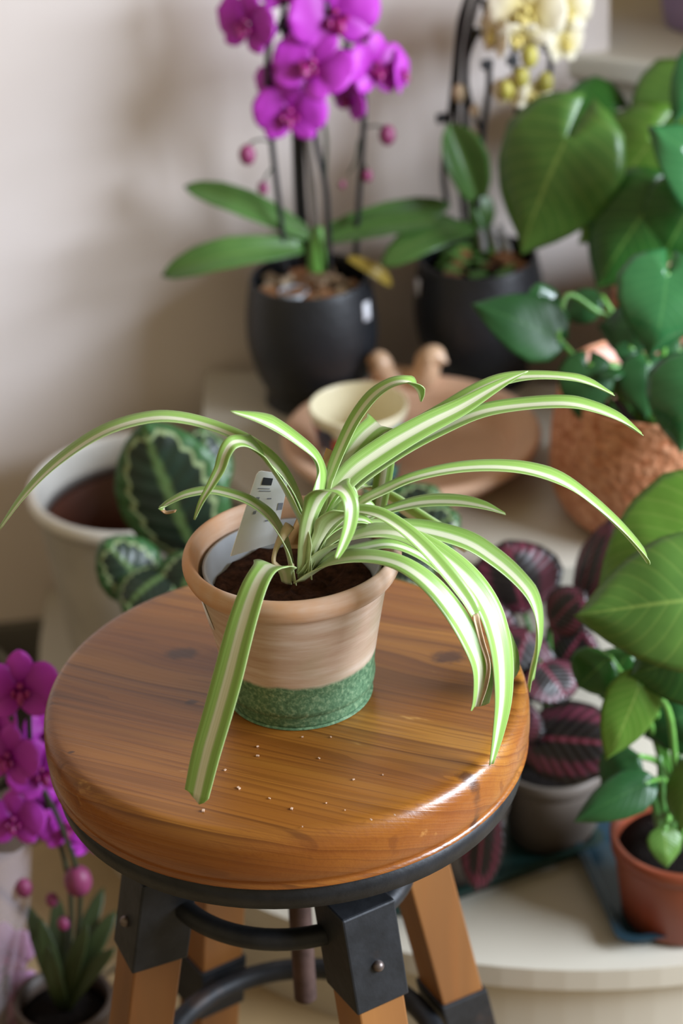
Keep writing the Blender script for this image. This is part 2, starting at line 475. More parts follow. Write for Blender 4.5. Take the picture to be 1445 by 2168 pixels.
M['tray'] = plain('green_black_tray', '#16302c', .35, .15)
M['trayb'] = plain('blue_black_tray', '#1d3540', .35, .15)
M['tile'] = plain('floor_tile', '#a08a66', .5, .15, 8)
M['grout'] = plain('dark_grout', '#3b3833', .9, .2)
M['skirt'] = plain('grey_skirting', '#5d5a55', .6, .1)
M['cable'] = plain('grey_cable', '#8a8a86', .5, .05)
M['tag'] = plain('white_tag', '#eef0f4', .4, .03)
M['ink'] = plain('printed_ink', '#33363f', .6, .05)
M['inkl'] = plain('pale_print', '#8b90a0', .6, .05)
M['card'] = plain('tan_stake', '#b58a55', .7, .12, 40)
M['dry'] = plain('dry_stem', '#b7a184', .8, .25, 60)
M['crumb'] = plain('pale_crumb', '#c4a58e', .8, .2)
M['perlite'] = plain('perlite', '#cfc6b8', .9, .1)
M['steel'] = plain('worn_bolt', '#6d625e', .4, .2, 50, metal=.7)
M['rust'] = plain('rusty_screw', '#54403a', .55, .3, 60, metal=.4, bump=.4)
def mat_film():
    t = NT('clear_film'); t.fin(hexc('#f0e6f2'), .12)
    t.b.inputs['Alpha'].default_value = .28
    return t.m
M['film'] = mat_film()

# ================================================================== THE SETTING
FL = obj('floor', *g_box((0.1, .3, -.02), (3.6, 3.6, .03)), M['grout'], smooth=False); tag(FL, kind='structure')
tm = None
ta = math.radians(38); TS = .21
for i in range(-5, 6):
    for j in range(-5, 6):
        c = V((-.05, .33, 0)) + V((math.cos(ta)*i-math.sin(ta)*j, math.sin(ta)*i+math.cos(ta)*j, 0))*TS
        if not (-.8 < c.x < .8 and -.75 < c.y < .62): continue
        if tm is None:
            tm = obj('floor_tile', *g_box((0, 0, 0), (TS-.008, TS-.008, .012), ta), M['tile'], smooth=False, bevel=.0015)
            o = tm
        else:
            o = tm.copy(); COL.objects.link(o)
        o.location = (c.x, c.y, -.006+random.uniform(-.0006, .0006)); o.parent = FL
# wall_back runs slightly oblique; 8 degrees
WA = math.radians(7)
wd = V((math.cos(WA), math.sin(WA), 0)); wn = V((math.sin(WA), -math.cos(WA), 0))
W0 = V((.2, .908, 0))
def wallpt(s, off, z): return W0 + wd*s + wn*off + V((0, 0, z))
def slab(a, b, off0, off1, z0, z1):
    v = [wallpt(s, o_, z) for z in (z0, z1) for o_ in (off0, off1) for s in (a, b)]
    f = [(0, 1, 3, 2), (4, 6, 7, 5), (0, 4, 5, 1), (2, 3, 7, 6), (0, 2, 6, 4), (1, 5, 7, 3)]
    return v, f
tag(obj('wall_back', *slab(-2.0, .13, -.12, 0, 0, 2.4), M['wall'], smooth=False), kind='structure')
tag(obj('baseboard_back', *slab(-2.0, -.42, 0, .012, 0.0, .075), M['skirt'], smooth=False, bevel=.002), kind='structure')
# alcove behind the cabinet
ew = wallpt(.13, 0, 0)
CA = math.radians(-27); cdv = V((math.cos(CA), math.sin(CA), 0)); cn = V((-math.sin(CA), math.cos(CA), 0))   # cn points back
c0 = V((.262, .955, 0))
def cpt(s, back, z): return c0 + cdv*s + cn*back + V((0, 0, z))
def cbox(a, b, k0, k1, z0, z1):
    v = [cpt(s, k, z) for z in (z0, z1) for k in (k0, k1) for s in (a, b)]
    f = [(0, 2, 3, 1), (4, 5, 7, 6), (0, 1, 5, 4), (2, 6, 7, 3), (0, 4, 6, 2), (1, 3, 7, 5)]
    return v, f
tag(obj('wall_right', *cbox(-.1, .62, .26, .36, 0, 2.4), M['wall_shade'], smooth=False), kind='structure')
tag(obj('light_blocker', *g_box((.79, .79, 1.1), (.14, .42, 2.2), math.radians(-20)), M['wall_shade'], smooth=False), kind='structure')  # added out of view to block part of the key light
# cabinet with thick top board
cab = thing('shelf_cabinet', cpt(.17, .1, 0), 'white painted cabinet with thick top shelf board behind the leafy plants at right', 'cabinet')
obj('top_board', *cbox(-.01, .34, -.02, .25, .627, .652), M['cab'], cab, smooth=False, bevel=.004)
obj('side_stile', *cbox(0, .055, 0, .25, .0, .626), M['cab'], cab, smooth=False, bevel=.002)
obj('door', *cbox(.058, .20, .006, .03, .0, .624), M['cab'], cab, smooth=False, bevel=.002)
obj('door', *cbox(.204, .335, .006, .03, .0, .624), M['cab'], cab, smooth=False, bevel=.002)

# purple pot on cabinet
pp = PZ(1500, 48, .652)
t_ = thing('purple_pot', pp, 'purple round plant pot on the white cabinet top, cut by the picture edge', 'plant pot')
pb = sprof([(.0, 0), (.038, 0), (.046, .008), (.052, .05), (.055, .1), (.053, .102), (.050, .098), (.046, .02), (0, .016)], 3)
obj('pot_body', *g_lathe(pp, pb, 40), M['purple'], t_)
rm = [(.0555, .088), (.058, .09), (.058, .104), (.0545, .106), (.052, .104), (.052, .09)]
obj('rim', *g_lathe(pp, rm, 40), M['purple'], t_)

# tiered stand: two concentric half-oval steps
ST = thing('tiered_plant_stand', (.26, .6, 0), 'cream painted two step half round plant stand against the wall', 'plant stand')
def half_oval(cx, cy, a, b, ztop, zbot, n=64, back=None, inset=0):
    pts = []
    for i in range(n+1):
        t = math.pi + math.pi*i/n
        pts.append(V((cx+(a-inset)*math.cos(t), cy+(b-inset)*math.sin(t), 0)))
    for p in pts: p.y = min(p.y, back(p.x))
    bl = pts[0].copy(); br = pts[-1].copy()
    bl.y = min(back(bl.x), bl.y+.1); br.y = back(br.x)
    pts = [bl]+pts+[br]
    k = len(pts)
    v = [p+V((0, 0, zbot)) for p in pts]+[p+V((0, 0, ztop)) for p in pts]
    f = [tuple(reversed(range(k))), tuple(range(k, 2*k))]
    f += [(i, (i+1) % k, k+(i+1) % k, k+i) for i in range(k)]
    return v, f
def wall_y(x, gap=.012):
    return W0.y + (x-W0.x)*math.tan(WA) - gap
bk = lambda x: min(wall_y(x), .925) if x < .25 else min(wall_y(.25), .925-(x-.262)*.51-.03)
SX, SY = .262, .76
def ov(b): return b
obj('lower_shelf', *half_oval(SX, SY, .535, .57, .115, .093, back=bk), M['white'], ST, smooth=False, bevel=.004)
obj('lower_riser', *half_oval(SX, SY, .535, .57, .093, .0, back=bk, inset=.022), M['white'], ST, smooth=False)
obj('upper_shelf', *half_oval(SX, SY, .350, .325, .355, .333, back=bk), M['white'], ST, smooth=False, bevel=.004)
obj('upper_riser', *half_oval(SX, SY, .350, .325, .333, .1151, back=bk, inset=.05), M['white'], ST, smooth=False)

# ================================================================== STOOL
SC = V((0, .04, 0))
stool = thing('wooden_stool', SC, 'round pine stool on black iron fittings carrying the striped plant', 'stool')
prof = sprof([(0.0, .467), (.08, .467), (.158, .467), (.1625, .471), (.1656, .480), (.1656, .4935), (.1648, .5000), (.1624, .5056), (.1588, .5088), (.1540, .5099)], 4)+[(.145, .51), (.1, .51), (.0, .51)]
sv = g_lathe(SC, prof, 128)
# seat built about the seat top so its grain coordinates start there
seat_o = obj('seat', sv[0], sv[1], M['seat'], stool)
seat_o.location.z = .51
seat_o.data.transform(Matrix.Translation((0, 0, -.51)))
obj('iron_band', *g_lathe(SC, [(.120, .449), (.157, .447), (.1605, .449), (.1615, .466), (.158, .4668), (.12, .4668), (.120, .449)], 96), M['iron'], stool)
LC = V((-.007, .035, 0))
def leg_c(ang, z):
    r = .087+(.42-z)*.2
    return LC + V((math.cos(ang)*r, math.sin(ang)*r, z))
def bar(ang, z0, z1, s, over=0):
    v = []
    ra = V((math.cos(ang), math.sin(ang), 0)); tg = V((-math.sin(ang), math.cos(ang), 0))
    for z in (z0, z1):
        c = leg_c(ang, z)
        for (a, b) in ((-1, -1), (1, -1), (1, 1), (-1, 1)):
            v.append(c+ra*a*s/2+tg*b*s/2)
    return v, [(3, 2, 1, 0), (4, 5, 6, 7), (0, 1, 5, 4), (1, 2, 6, 5), (2, 3, 7, 6), (3, 0, 4, 7)]
LEGA = [math.radians(a) for a in (-60, -158, 28, 121)]
for a in LEGA:
    obj('leg', *bar(a, 0.0, .392, .036), M['leg'], stool, smooth=False, bevel=.0015)
    sl = obj('leg_bracket', *bar(a, .325, .397, .0415), M['iron'], stool, smooth=False, bevel=.0015)
    for (dz, dt) in ((-.035, 0),):
        c = leg_c(a, .366+dz*.3)+V((math.cos(a), math.sin(a), 0))*.0215
        obj('bolt', *g_ball(c, .0042, (1, 1, 1)), M['steel'], sl)
    obj('foot_bracket', *bar(a, .135, .19, .041), M['iron'], stool, smooth=False, bevel=.0015)
def ring(r, z, tr, tz):
    pts = [LC+V((r*math.cos(2*math.pi*i/72), r*math.sin(2*math.pi*i/72), z)) for i in range(72)]
    v, f = [], []
    for i, p in enumerate(pts):
        o_ = (p-LC-V((0, 0, z))).normalized()
        for j in range(12):
            b = 2*math.pi*j/12
            v.append(p+o_*math.cos(b)*tr+V((0, 0, math.sin(b)*tz)))
    for i in range(72):
        k = (i+1) % 72
        for j in range(12):
            q = (j+1) % 12
            f.append((i*12+j, k*12+j, k*12+q, i*12+q))
    return v, f
obj('upper_ring', *ring(.086, .366, .0078, .0078), M['iron'], stool)
obj('foot_ring', *ring(.106, .175, .0085, .0085), M['iron'], stool)
obj('hub', *g_lathe(SC, [(.0, .385), (.015, .385), (.0165, .387), (.0165, .418), (.026, .42), (.026, .426), (.0, .426)], 32), M['iron'], stool)
thread = []
z = .235
while z < .449:
    thread += [(.0085, z), (.0072, z+.0013)]; z += .0026
obj('screw', *g_lathe(SC, [(0, .235)]+thread+[(0, .449)], 24), M['rust'], stool)
obj('seat_plate', *g_lathe(SC, [(0, .441), (.125, .441), (.125, .4475), (0, .4475)], 48), M['iron'], stool)
cr_v = []
for a in LEGA:
    p1 = leg_c(a, .392); p0 = SC+V((0, 0, .392))
    mid = (p0+p1)/2; ln = (p1-p0); ln.z = 0
    cr_v.append(g_box(mid+V((0, 0, .001)), (ln.length, .012, .004), a))
for g in cr_v[2:]:
    obj('cross_bar', *g, M['iron'], stool, smooth=False)

# crumbs on the seat
gs = []
for (x, y, s) in [(505, 1668, .0022), (476, 1630, .0016), (545, 1600, .0018), (545, 1580, .0014), (617, 1712, .0018), (675, 1605, .0013), (748, 1650, .0014),
                  (430, 1716, .0022), (640, 1560, .0012), (700, 1560, .0011), (785, 1735, .0013), (810, 1640, .0011), (570, 1690, .0012), (690, 1700, .001), (835, 1725, .0011), (640, 1750, .0009), (730, 1715, .0009)]:
    p = PZ(x, y, .5106)
    gs.append(g_box(p, (s*1.1, s*.7, s*.4), random.uniform(0, 3)))
tag(obj('crumbs', *g_join(gs), M['crumb'], smooth=False), 'pale crumbs and perlite specks scattered on the wooden stool seat', 'crumbs', kind='stuff')

# ================================================================== TERRACOTTA POT
TP = V((.010, .037, .5102))
pot = thing('terracotta_pot', TP, 'weathered terracotta pot with mossy green base standing on the stool', 'plant pot')
pr = sprof([(0, 0), (.046, 0), (.0478, .0015), (.0488, .006), (.0545, .045), (.0625, .088), (.0645, .0935), (.0690, .0955), (.0718, .101), (.0722, .106), (.0705, .1105), (.0675, .112), (.0650, .109), (.0625, .102), (.061, .09), (.052, .03), (.047, .008), (0, .006)], 4)
obj('pot_body', *g_lathe(TP, pr, 96), M['tpot'], pot)
def on_surface_sticker(name, c, az, z, rad, sl, w_, h_, roll, mat, par, out=.0006):
    """little bent sticker on a lathed pot: az centre angle, z mid height; sl = dr/dz"""
    v, f, n = [], [], 6
    for j in range(3):
        for i in range(n+1):
            du = (i/n-.5)*w_; dv = (j/2-.5)*h_
            u2 = du*math.cos(roll)-dv*math.sin(roll); v2 = du*math.sin(roll)+dv*math.cos(roll)
            r = rad+sl*v2+out
            a = az+u2/rad
            v.append(V(c)+V((r*math.cos(a), r*math.sin(a), z+v2)))
    for j in range(2):
        for i in range(n):
            f.append((j*(n+1)+i, j*(n+1)+i+1, (j+1)*(n+1)+i+1, (j+1)*(n+1)+i))
    return obj(name, v, f, mat, par, thick=.0004)
on_surface_sticker('price_sticker', TP, math.radians(-163), .0735, .0597, .2, .012, .019, .35, M['sticker'], pot)

# ================================================================== SPIDER PLANT
SP = thing('spider_plant', TP+V((0, 0, .008)), 'green and white striped spider plant growing in the terracotta pot', 'plant')
obj('nursery_pot', *g_lathe(TP, [(0, .0085), (.044, .0085), (.0575, .098), (.0595, .0985), (.0595, .1), (.0568, .1), (.052, .07), (.0, .07)], 48), M['npot'], SP)
v, f = [], []
n = 40
for j in range(15):
    for i in range(n):
        r = .0545*j/14; a = 2*math.pi*i/n
        p = V((r*math.cos(a), r*math.sin(a), 0))
        p.z = .084 + .006*noise.noise(p*60)+.004*noise.noise(p*180)-(.004 if j == 14 else 0)
        v.append(TP+p)
for j in range(14):
    for i in range(n):
        k = (i+1) % n; f.append((j*n+i, j*n+k, (j+1)*n+k, (j+1)*n+i))
obj('soil', v, f, M['soil'], SP)

def ribbon(name, pts, wpx, mat, par, fold=.25, roll=0, maxw=.024, k=5, dh=None, cut=0, dry_from=None, nu=6, thick=.0005):
    """pts: (px,py,Y); wpx: apparent width in px for each point"""
    P3 = cr([P(*p) for p in pts], k); W = crs(wpx, k)
    rl = crs(roll, k) if isinstance(roll, (list, tuple)) else [roll]*len(P3)
    if dh is None:
        d = P3[-1]-P3[0]; d.z = 0; dh = d.normalized()
    else: dh = V(dh).normalized()
    wv = V((-dh.y, dh.x, 0))
    N_ = len(P3); v, f, uv = [], [], []
    for i, p in enumerate(P3):
        T = (P3[min(i+1, N_-1)]-P3[max(i-1, 0)]).normalized()
        ww = (wv-T*wv.dot(T)).normalized()
        nn = T.cross(ww)
        r_ = math.radians(rl[i])*(1 if ww.y > 0 else -1); ww2 = ww*math.cos(r_)+nn*math.sin(r_); nn2 = nn*math.cos(r_)-ww*math.sin(r_)
        a0 = proj(p); a1 = proj(p+ww2*.001); t1 = proj(p+T*.001)
        tx, ty = t1[0]-a0[0], t1[1]-a0[1]; tl = math.hypot(tx, ty)+1e-9
        perp = abs((a1[0]-a0[0])*(-ty/tl)+(a1[1]-a0[1])*tx/tl)/.001
        real = min(max(W[i], .5)/max(perp, 1), maxw)
        vv = i/(N_-1)
        for j in range(nu+1):
            u = j/nu*2-1
            q = p+ww2*(u*real/2)+nn2*(abs(u)*fold*real/2)
            if cut and i == N_-1: q = q-T*(abs(u-.2)*cut)+T*random.uniform(-.001, .001)
            v.append(q)
            tv = vv*.98
            if dry_from is not None and vv > dry_from: tv = 1.1
            uv.append((j/nu, tv))
    for i in range(N_-1):
        for j in range(nu):
            f.append((i*(nu+1)+j, i*(nu+1)+j+1, (i+1)*(nu+1)+j+1, (i+1)*(nu+1)+j))
    return obj(name, v, f, mat, par, uvs=uv, thick=thick)
def leaf(pts, w_, **kw): return ribbon('leaf', pts, w_, M['spider'], SP, **kw)

# L1 long left
leaf([(648, 1215, 0), (645, 1150, .004), (634, 1085, .008), (600, 1012, .012), (540, 952, .014), (470, 914, .014), (385, 890, .012), (310, 890, .01), (220, 918, .005), (130, 977, 0), (60, 1044, -.004), (-4, 1126, -.008)],
     [18, 18, 20, 24, 25, 23, 24, 25, 24, 20, 14, 4])
# L1b drooping twist
leaf([(640, 1212, -.002), (638, 1126, 0), (613, 1066, .004), (589, 1020, .006), (560, 978, .008), (536, 949, .006), (513, 936, 0), (491, 939, -.006), (476, 960, -.01), (465, 992, -.012), (446, 1027, -.014), (426, 1062, -.016), (411, 1100, -.018)],
     [14, 18, 18, 18, 16, 16, 22, 30, 28, 24, 18, 12, 4], roll=[0, 0, 0, 0, 0, 0, 15, 35, 50, 60, 60, 50, 40])
# L2 short left
leaf([(616, 1225, -.004), (605, 1170, -.002), (589, 1133, 0), (560, 1090, .002), (522, 1062, .003), (476, 1046, .003), (440, 1041, .002), (398, 1048, 0), (370, 1059, -.002), (349, 1072, -.004), (352, 1083, -.006), (372, 1081, -.008)],
     [14, 16, 18, 20, 20, 20, 18, 16, 12, 9, 8, 4], dry_from=.86, dh=(-1, -.05, 0))
# L3 kinked upright
leaf([(650, 1215, .002), (652, 1150, .005), (660, 1080, .010), (670, 1015, .014), (668, 984, .016), (652, 960, .016), (617, 932, .012), (582, 909, .008), (540, 889, .002), (488, 872, -.004)],
     [18, 22, 28, 36, 36, 26, 28, 27, 18, 3], roll=[40, 45, 45, 30, 10, 0, 0, 0, 0, 0])
# L4 upright hook
leaf([(668, 1150, .01), (690, 1035, .02), (700, 1003, .024), (723, 946, .032), (751, 889, .04), (786, 842, .045), (822, 816, .046), (852, 809, .045), (874, 818, .043), (887, 836, .041), (890, 850, .040)],
     [18, 22, 23, 25, 26, 26, 22, 19, 17, 11, 3], roll=[40, 35, 30, 25, 20, 15, 5, 0, 0, 0, 0])
# L5 folded over, hanging behind
leaf([(662, 1200, .008), (690, 1070, .022), (722, 990, .034), (757, 938, .045), (788, 908, .055), (806, 902, .062), (815, 925, .068), (814, 980, .072), (804, 1045, .075), (796, 1090, .077)],
     [20, 34, 42, 48, 46, 44, 40, 40, 38, 34], roll=[50, 45, 40, 35, 25, 0, -20, -40, -40, -40], dh=(.8, .6, 0))
# L6b behind, then L6a
leaf([(660, 1195, .01), (700, 1080, .024), (770, 985, .04), (860, 915, .055), (940, 868, .066), (1008, 829, .075), (1062, 807, .08), (1122, 799, .083), (1191, 801, .085), (1240, 812, .086), (1298, 837, .086)],
     [18, 26, 30, 30, 30, 30, 26, 19, 16, 14, 3], roll=[40, 40, 35, 30, 25, 20, 10, 0, 0, 0, 0])
leaf([(655, 1200, .004), (690, 1085, .014), (734, 1011, .024), (808, 954, .036), (894, 903, .048), (974, 863, .058), (1042, 823, .066), (1079, 803, .07), (1117, 786, .074)],
     [20, 36, 50, 54, 48, 38, 24, 14, 2], roll=[45, 45, 45, 45, 45, 45, 45, 45, 45], maxw=.021)
# L7 long right
leaf([(662, 1200, .006), (700, 1090, .016), (751, 1022, .026), (848, 953, .04), (940, 906, .05), (1020, 874, .056), (1105, 861, .06), (1191, 857, .062), (1248, 867, .063), (1305, 889, .063), (1358, 921, .063)],
     [18, 26, 34, 36, 32, 29, 27, 27, 23, 16, 3], roll=[30, 30, 25, 20, 15, 8, 0, 0, 0, 0, 0])
# L8 long right lower
leaf([(655, 1215, 0), (690, 1135, .006), (757, 1071, .012), (814, 1040, .018), (877, 1013, .024), (963, 995, .03), (1048, 991, .034), (1122, 1000, .036), (1191, 1025, .036), (1248, 1065, .034), (1305, 1116, .032), (1345, 1160, .03), (1369, 1192, .028)],
     [14, 16, 18, 20, 20, 23, 25, 27, 28, 26, 20, 13, 3])
# L9 short right
leaf([(652, 1218, .0), (690, 1160, .012), (757, 1106, .03), (826, 1081, .042), (894, 1066, .048), (963, 1065, .05), (1020, 1074, .05), (1069, 1089, .05)],
     [12, 14, 14, 18, 25, 25, 18, 3])
# L10 wide cut leaf behind
leaf([(700, 1100, .05), (735, 1045, .075), (765, 1032, .09), (805, 1055, .10), (850, 1087, .105), (920, 1131, .112), (984, 1170, .118)],
     [20, 30, 40, 42, 44, 46, 46], dh=(.75, .65, 0), roll=[0, 0, 0, -10, -15, -15, -15], fold=.45, cut=.002)
# L11 arch right
leaf([(650, 1215, 0), (690, 1160, .008), (757, 1120, .018), (837, 1119, .026), (905, 1127, .03), (985, 1150, .033), (1042, 1185, .034), (1088, 1224, .034), (1119, 1263, .033), (1133, 1308, .031), (1133, 1365, .028), (1122, 1415, .026), (1116, 1450, .024)],
     [14, 18, 24, 30, 37, 40, 38, 34, 29, 26, 24, 18, 9], dh=(1, -.25, 0))
# L17 passing behind L12
leaf([(650, 1222, 0), (700, 1182, .006), (780, 1160, .012), (830, 1155, .014), (880, 1172, .014), (930, 1205, .012), (1000, 1265, .012), (1050, 1325, .014), (1077, 1390, .016), (1083, 1443, .018)],
     [14, 17, 20, 22, 24, 26, 26, 26, 24, 18], dh=(1, -.3, 0), cut=.001)
# L12 wide arch to the front right
leaf([(648, 1220, -.003), (700, 1165, 0), (770, 1135, .002), (830, 1130, .0), (888, 1150, -.006), (940, 1186, -.013), (985, 1226, -.02), (1020, 1272, -.027), (1042, 1322, -.034), (1057, 1390, -.042), (1060, 1474, -.052), (1050, 1554, -.06), (1038, 1618, -.064)],
     [16, 22, 28, 32, 38, 48, 52, 52, 50, 45, 36, 23, 8], dh=(.75, -.65, 0))
# L14 folded yellowish with dry tip
leaf([(645, 1215, -.004), (690, 1130, -.004), (725, 1095, -.006), (757, 1088, -.009), (803, 1097, -.016), (848, 1125, -.025), (894, 1167, -.034), (940, 1219, -.043), (980, 1270, -.05), (1003, 1308, -.054)],
     [12, 14, 15, 18, 24, 28, 31, 32, 29, 23], fold=.7, dh=(.8, -.6, 0), cut=.002)
ribbon('dry_tip', [(1001, 1302, -.054), (1008, 1320, -.056), (1020, 1358, -.06), (1033, 1405, -.064), (1030, 1448, -.066), (1016, 1494, -.068)], [18, 12, 11, 9, 8, 4], M['dry'], SP, fold=.9, maxw=.005, roll=[0, 30, 60, 60, 90, 100], dh=(.8, -.6, 0))
# L13 front right
leaf([(643, 1230, -.008), (689, 1200, -.012), (746, 1184, -.017), (808, 1186, -.022), (860, 1204, -.028), (911, 1243, -.034), (957, 1299, -.04), (991, 1356, -.046), (1012, 1407, -.05), (1014, 1457, -.053), (1006, 1498, -.055)],
     [20, 25, 27, 30, 35, 41, 44, 44, 42, 40, 36], dh=(.8, -.6, 0), cut=.002)
leaf([(640, 1222, .0), (655, 1150, .006), (690, 1085, .014), (730, 1062, .02), (775, 1068, .024), (800, 1090, .024)], [16, 24, 28, 28, 22, 5], dh=(.95, -.2, 0), roll=25)
# L15 little loop at front
leaf([(640, 1222, -.006), (645, 1160, -.008), (656, 1105, -.012), (676, 1058, -.018), (703, 1036, -.026), (728, 1042, -.034), (741, 1070, -.04), (738, 1110, -.045), (724, 1152, -.049), (710, 1183, -.052)],
     [18, 24, 32, 38, 36, 32, 32, 28, 20, 9], dh=(.55, -.85, 0), roll=[0, 0, 0, 0, 0, 0, 0, 0, 0, 0])
leaf([(655, 1215, .002), (668, 1140, .008), (690, 1080, .014), (715, 1040, .018), (742, 1040, .018), (757, 1075, .014)], [16, 26, 30, 28, 22, 5], dh=(.9, -.3, 0), roll=30)
leaf([(650, 1220, 0), (672, 1160, .008), (700, 1125, .014), (735, 1105, .018), (765, 1102, .02), (790, 1112, .02)], [14, 20, 22, 22, 18, 4], dh=(1, .1, 0))
# L16 front, over the rim
leaf([(606, 1236, -.008), (600, 1212, -.014), (584, 1199, -.022), (562, 1206, -.034), (541, 1240, -.046), (520, 1300, -.058), (503, 1360, -.068), (485, 1430, -.078), (463, 1510, -.088), (437, 1600, -.098), (414, 1700, -.108)],
     [20, 26, 34, 44, 52, 58, 61, 63, 62, 60, 52], dh=(-.45, -.9, 0), fold=.18, maxw=.0235, cut=.006)
# old flower stalk
gs = [g_tube([P(613, 1112, -.004), P(597, 1136, -.006), P(583, 1165, -.008), P(580, 1192, -.01), P(600, 1204, -.012)], [.0035, .0028, .0016, .0014, .0012], 8),
      g_tube([P(580, 1190, -.01), P(598, 1202, -.01), P(622, 1196, -.008)], .0011, 6)]
obj('old_stalk', *g_join(gs), M['dry'], SP)

# white plant tag in the pot
def quad_slab(name, c4, th, mat, par):
    a, b, c, d = [V(x) for x in c4]
    nrm = (b-a).cross(d-a).normalized()*th
    v = [a, b, c, d, a+nrm, b+nrm, c+nrm, d+nrm]
    return obj(name, v, [(3, 2, 1, 0), (4, 5, 6, 7), (0, 1, 5, 4), (1, 2, 6, 5), (2, 3, 7, 6), (3, 0, 4, 7)], mat, par, smooth=False)
a_, b_, c_, d_ = P(488, 1178, .018), P(583, 1150, .034), P(612, 1006, .040), P(546, 996, .030)
tg_ = thing('plant_tag', (a_+b_)/2, 'white plastic plant tag stuck in the soil at the left of the pot', 'plant tag')
def bil(s, t): return (a_*(1-s)+b_*s)*(1-t)+(d_*(1-s)+c_*s)*t
cs = [bil(0, 0), bil(1, 0), bil(1, .95)]+[bil(.96, .985), bil(.88, 1), bil(.12, 1), bil(.04, .985)]+[bil(0, .95)]
nt_ = (b_-a_).cross(d_-a_).normalized()
if nt_.y > 0: nt_ = -nt_
k = len(cs)
obj('tag_body', cs+[p-nt_*.0007 for p in cs], [tuple(range(k)), tuple(reversed(range(k, 2*k)))]+[(i, k+i, k+(i+1) % k, (i+1) % k) for i in range(k)], M['tag'], tg_, smooth=False)
def pr_(s0, s1, t0, t1, mat, nm='print_mark'):
    q = [bil(s0, t0), bil(s1, t0), bil(s1, t1), bil(s0, t1)]
    q = [p+nt_*.0003 for p in q]
    obj(nm, q, [(0, 1, 2, 3)], mat, tg_, smooth=False)
pr_(.22, .52, .84, .93, M['ink'], 'printed_square')
for (s0, s1, t0, t1) in [(.15, .5, .79, .8), (.2, .55, .76, .77), (.18, .28, .66, .69), (.5, .62, .66, .675), (.22, .3, .48, .52), (.6, .78, .36, .38), (.85, .98, .5, .6)]:
    pr_(s0, s1, t0, t1, M['inkl'])
q = [P(632, 1150, .03), P(664, 1150, .035), P(712, 958, .055), P(690, 948, .05)]
sk = thing('wooden_stake', (q[0]+q[1])/2, 'tan flat stake behind the spider plant stems', 'stake')
quad_slab('stake_blade', q, .0015, M['card'], sk)
q2 = [P(600, 1160, .03), P(628, 1160, .034), P(668, 1060, .04), P(650, 1046, .038)]
quad_slab('stake_flap', q2, .0012, M['card'], sk)

# ================================================================== BROAD LEAF BUILDER
SH = {
 'heart': [(0, .08), (.03, .42), (.09, .76), (.24, 1), (.45, .92), (.65, .68), (.8, .42), (.92, .17), (1, .0)],
 'oval': [(0, .05), (.08, .5), (.25, .86), (.45, 1), (.65, .93), (.82, .68), (.93, .38), (1, .03)],
 'strap': [(0, .42), (.2, .78), (.5, 1), (.75, .92), (.9, .62), (.97, .3), (1, .02)],
 'petal': [(0, .12), (.12, .52), (.3, .9), (.5, 1), (.7, .95), (.86, .74), (.95, .46), (1, .08)],
 'sepal': [(0, .25), (.2, .7), (.45, 1), (.7, .9), (.88, .6), (.96, .3), (1, .05)],
}
def interp(tab, t):
    for (a, b), (c, d) in zip(tab, tab[1:]):
        if t <= c:
            s = (t-a)/(c-a); return b+(d-b)*s
    return tab[-1][1]
def g_blade(base, tip, n_hint, half, shape='heart', sag=.1, cup=.15, fold=0, lobe=.3, wave=0, nt=14, nu=10, twist=0, seed=0):
    base, tip = V(base), V(tip); L = (tip-base).length
    ax = (tip-base).normalized(); nn = V(n_hint); nn = (nn-ax*nn.dot(ax)).normalized(); wv = ax.cross(nn)
    v, f, uv = [], [], []
    tab = SH[shape]
    for i in range(nt+1):
        t = i/nt; t = t*t*(3-2*t)*.35+t*.65
        hw = half*interp(tab, t)
        for j in range(nu+1):
            u = j/nu*2-1
            y = t*L
            if shape == 'heart': y -= lobe*L*(abs(u)**1.6)*(1-t)**3
            h = sag*L*math.sin(math.pi*t)*.5*2*.5 + sag*L*(0 if t < .5 else -(t-.5)**2*1.2)
            h += -cup*half*u*u*(1 if cup > 0 else 1) + fold*hw*abs(u)
            if wave: h += wave*half*noise.noise(V((u*1.5+seed, t*4, seed)))
            a = twist*t
            wx = wv*math.cos(a)+nn*math.sin(a); nx = nn*math.cos(a)-wv*math.sin(a)
            v.append(base+ax*y+wx*(u*hw)+nx*h); uv.append((j/nu, t))
    for i in range(nt):
        for j in range(nu):
            f.append((i*(nu+1)+j, i*(nu+1)+j+1, (i+1)*(nu+1)+j+1, (i+1)*(nu+1)+j))
    return v, f, uv
def blade(name, mat, par, base, tip, nh, half, thick=.0006, **kw):
    v, f, uv = g_blade(base, tip, nh, half, **kw)
    return obj(name, v, f, mat, par, uvs=uv, thick=thick)

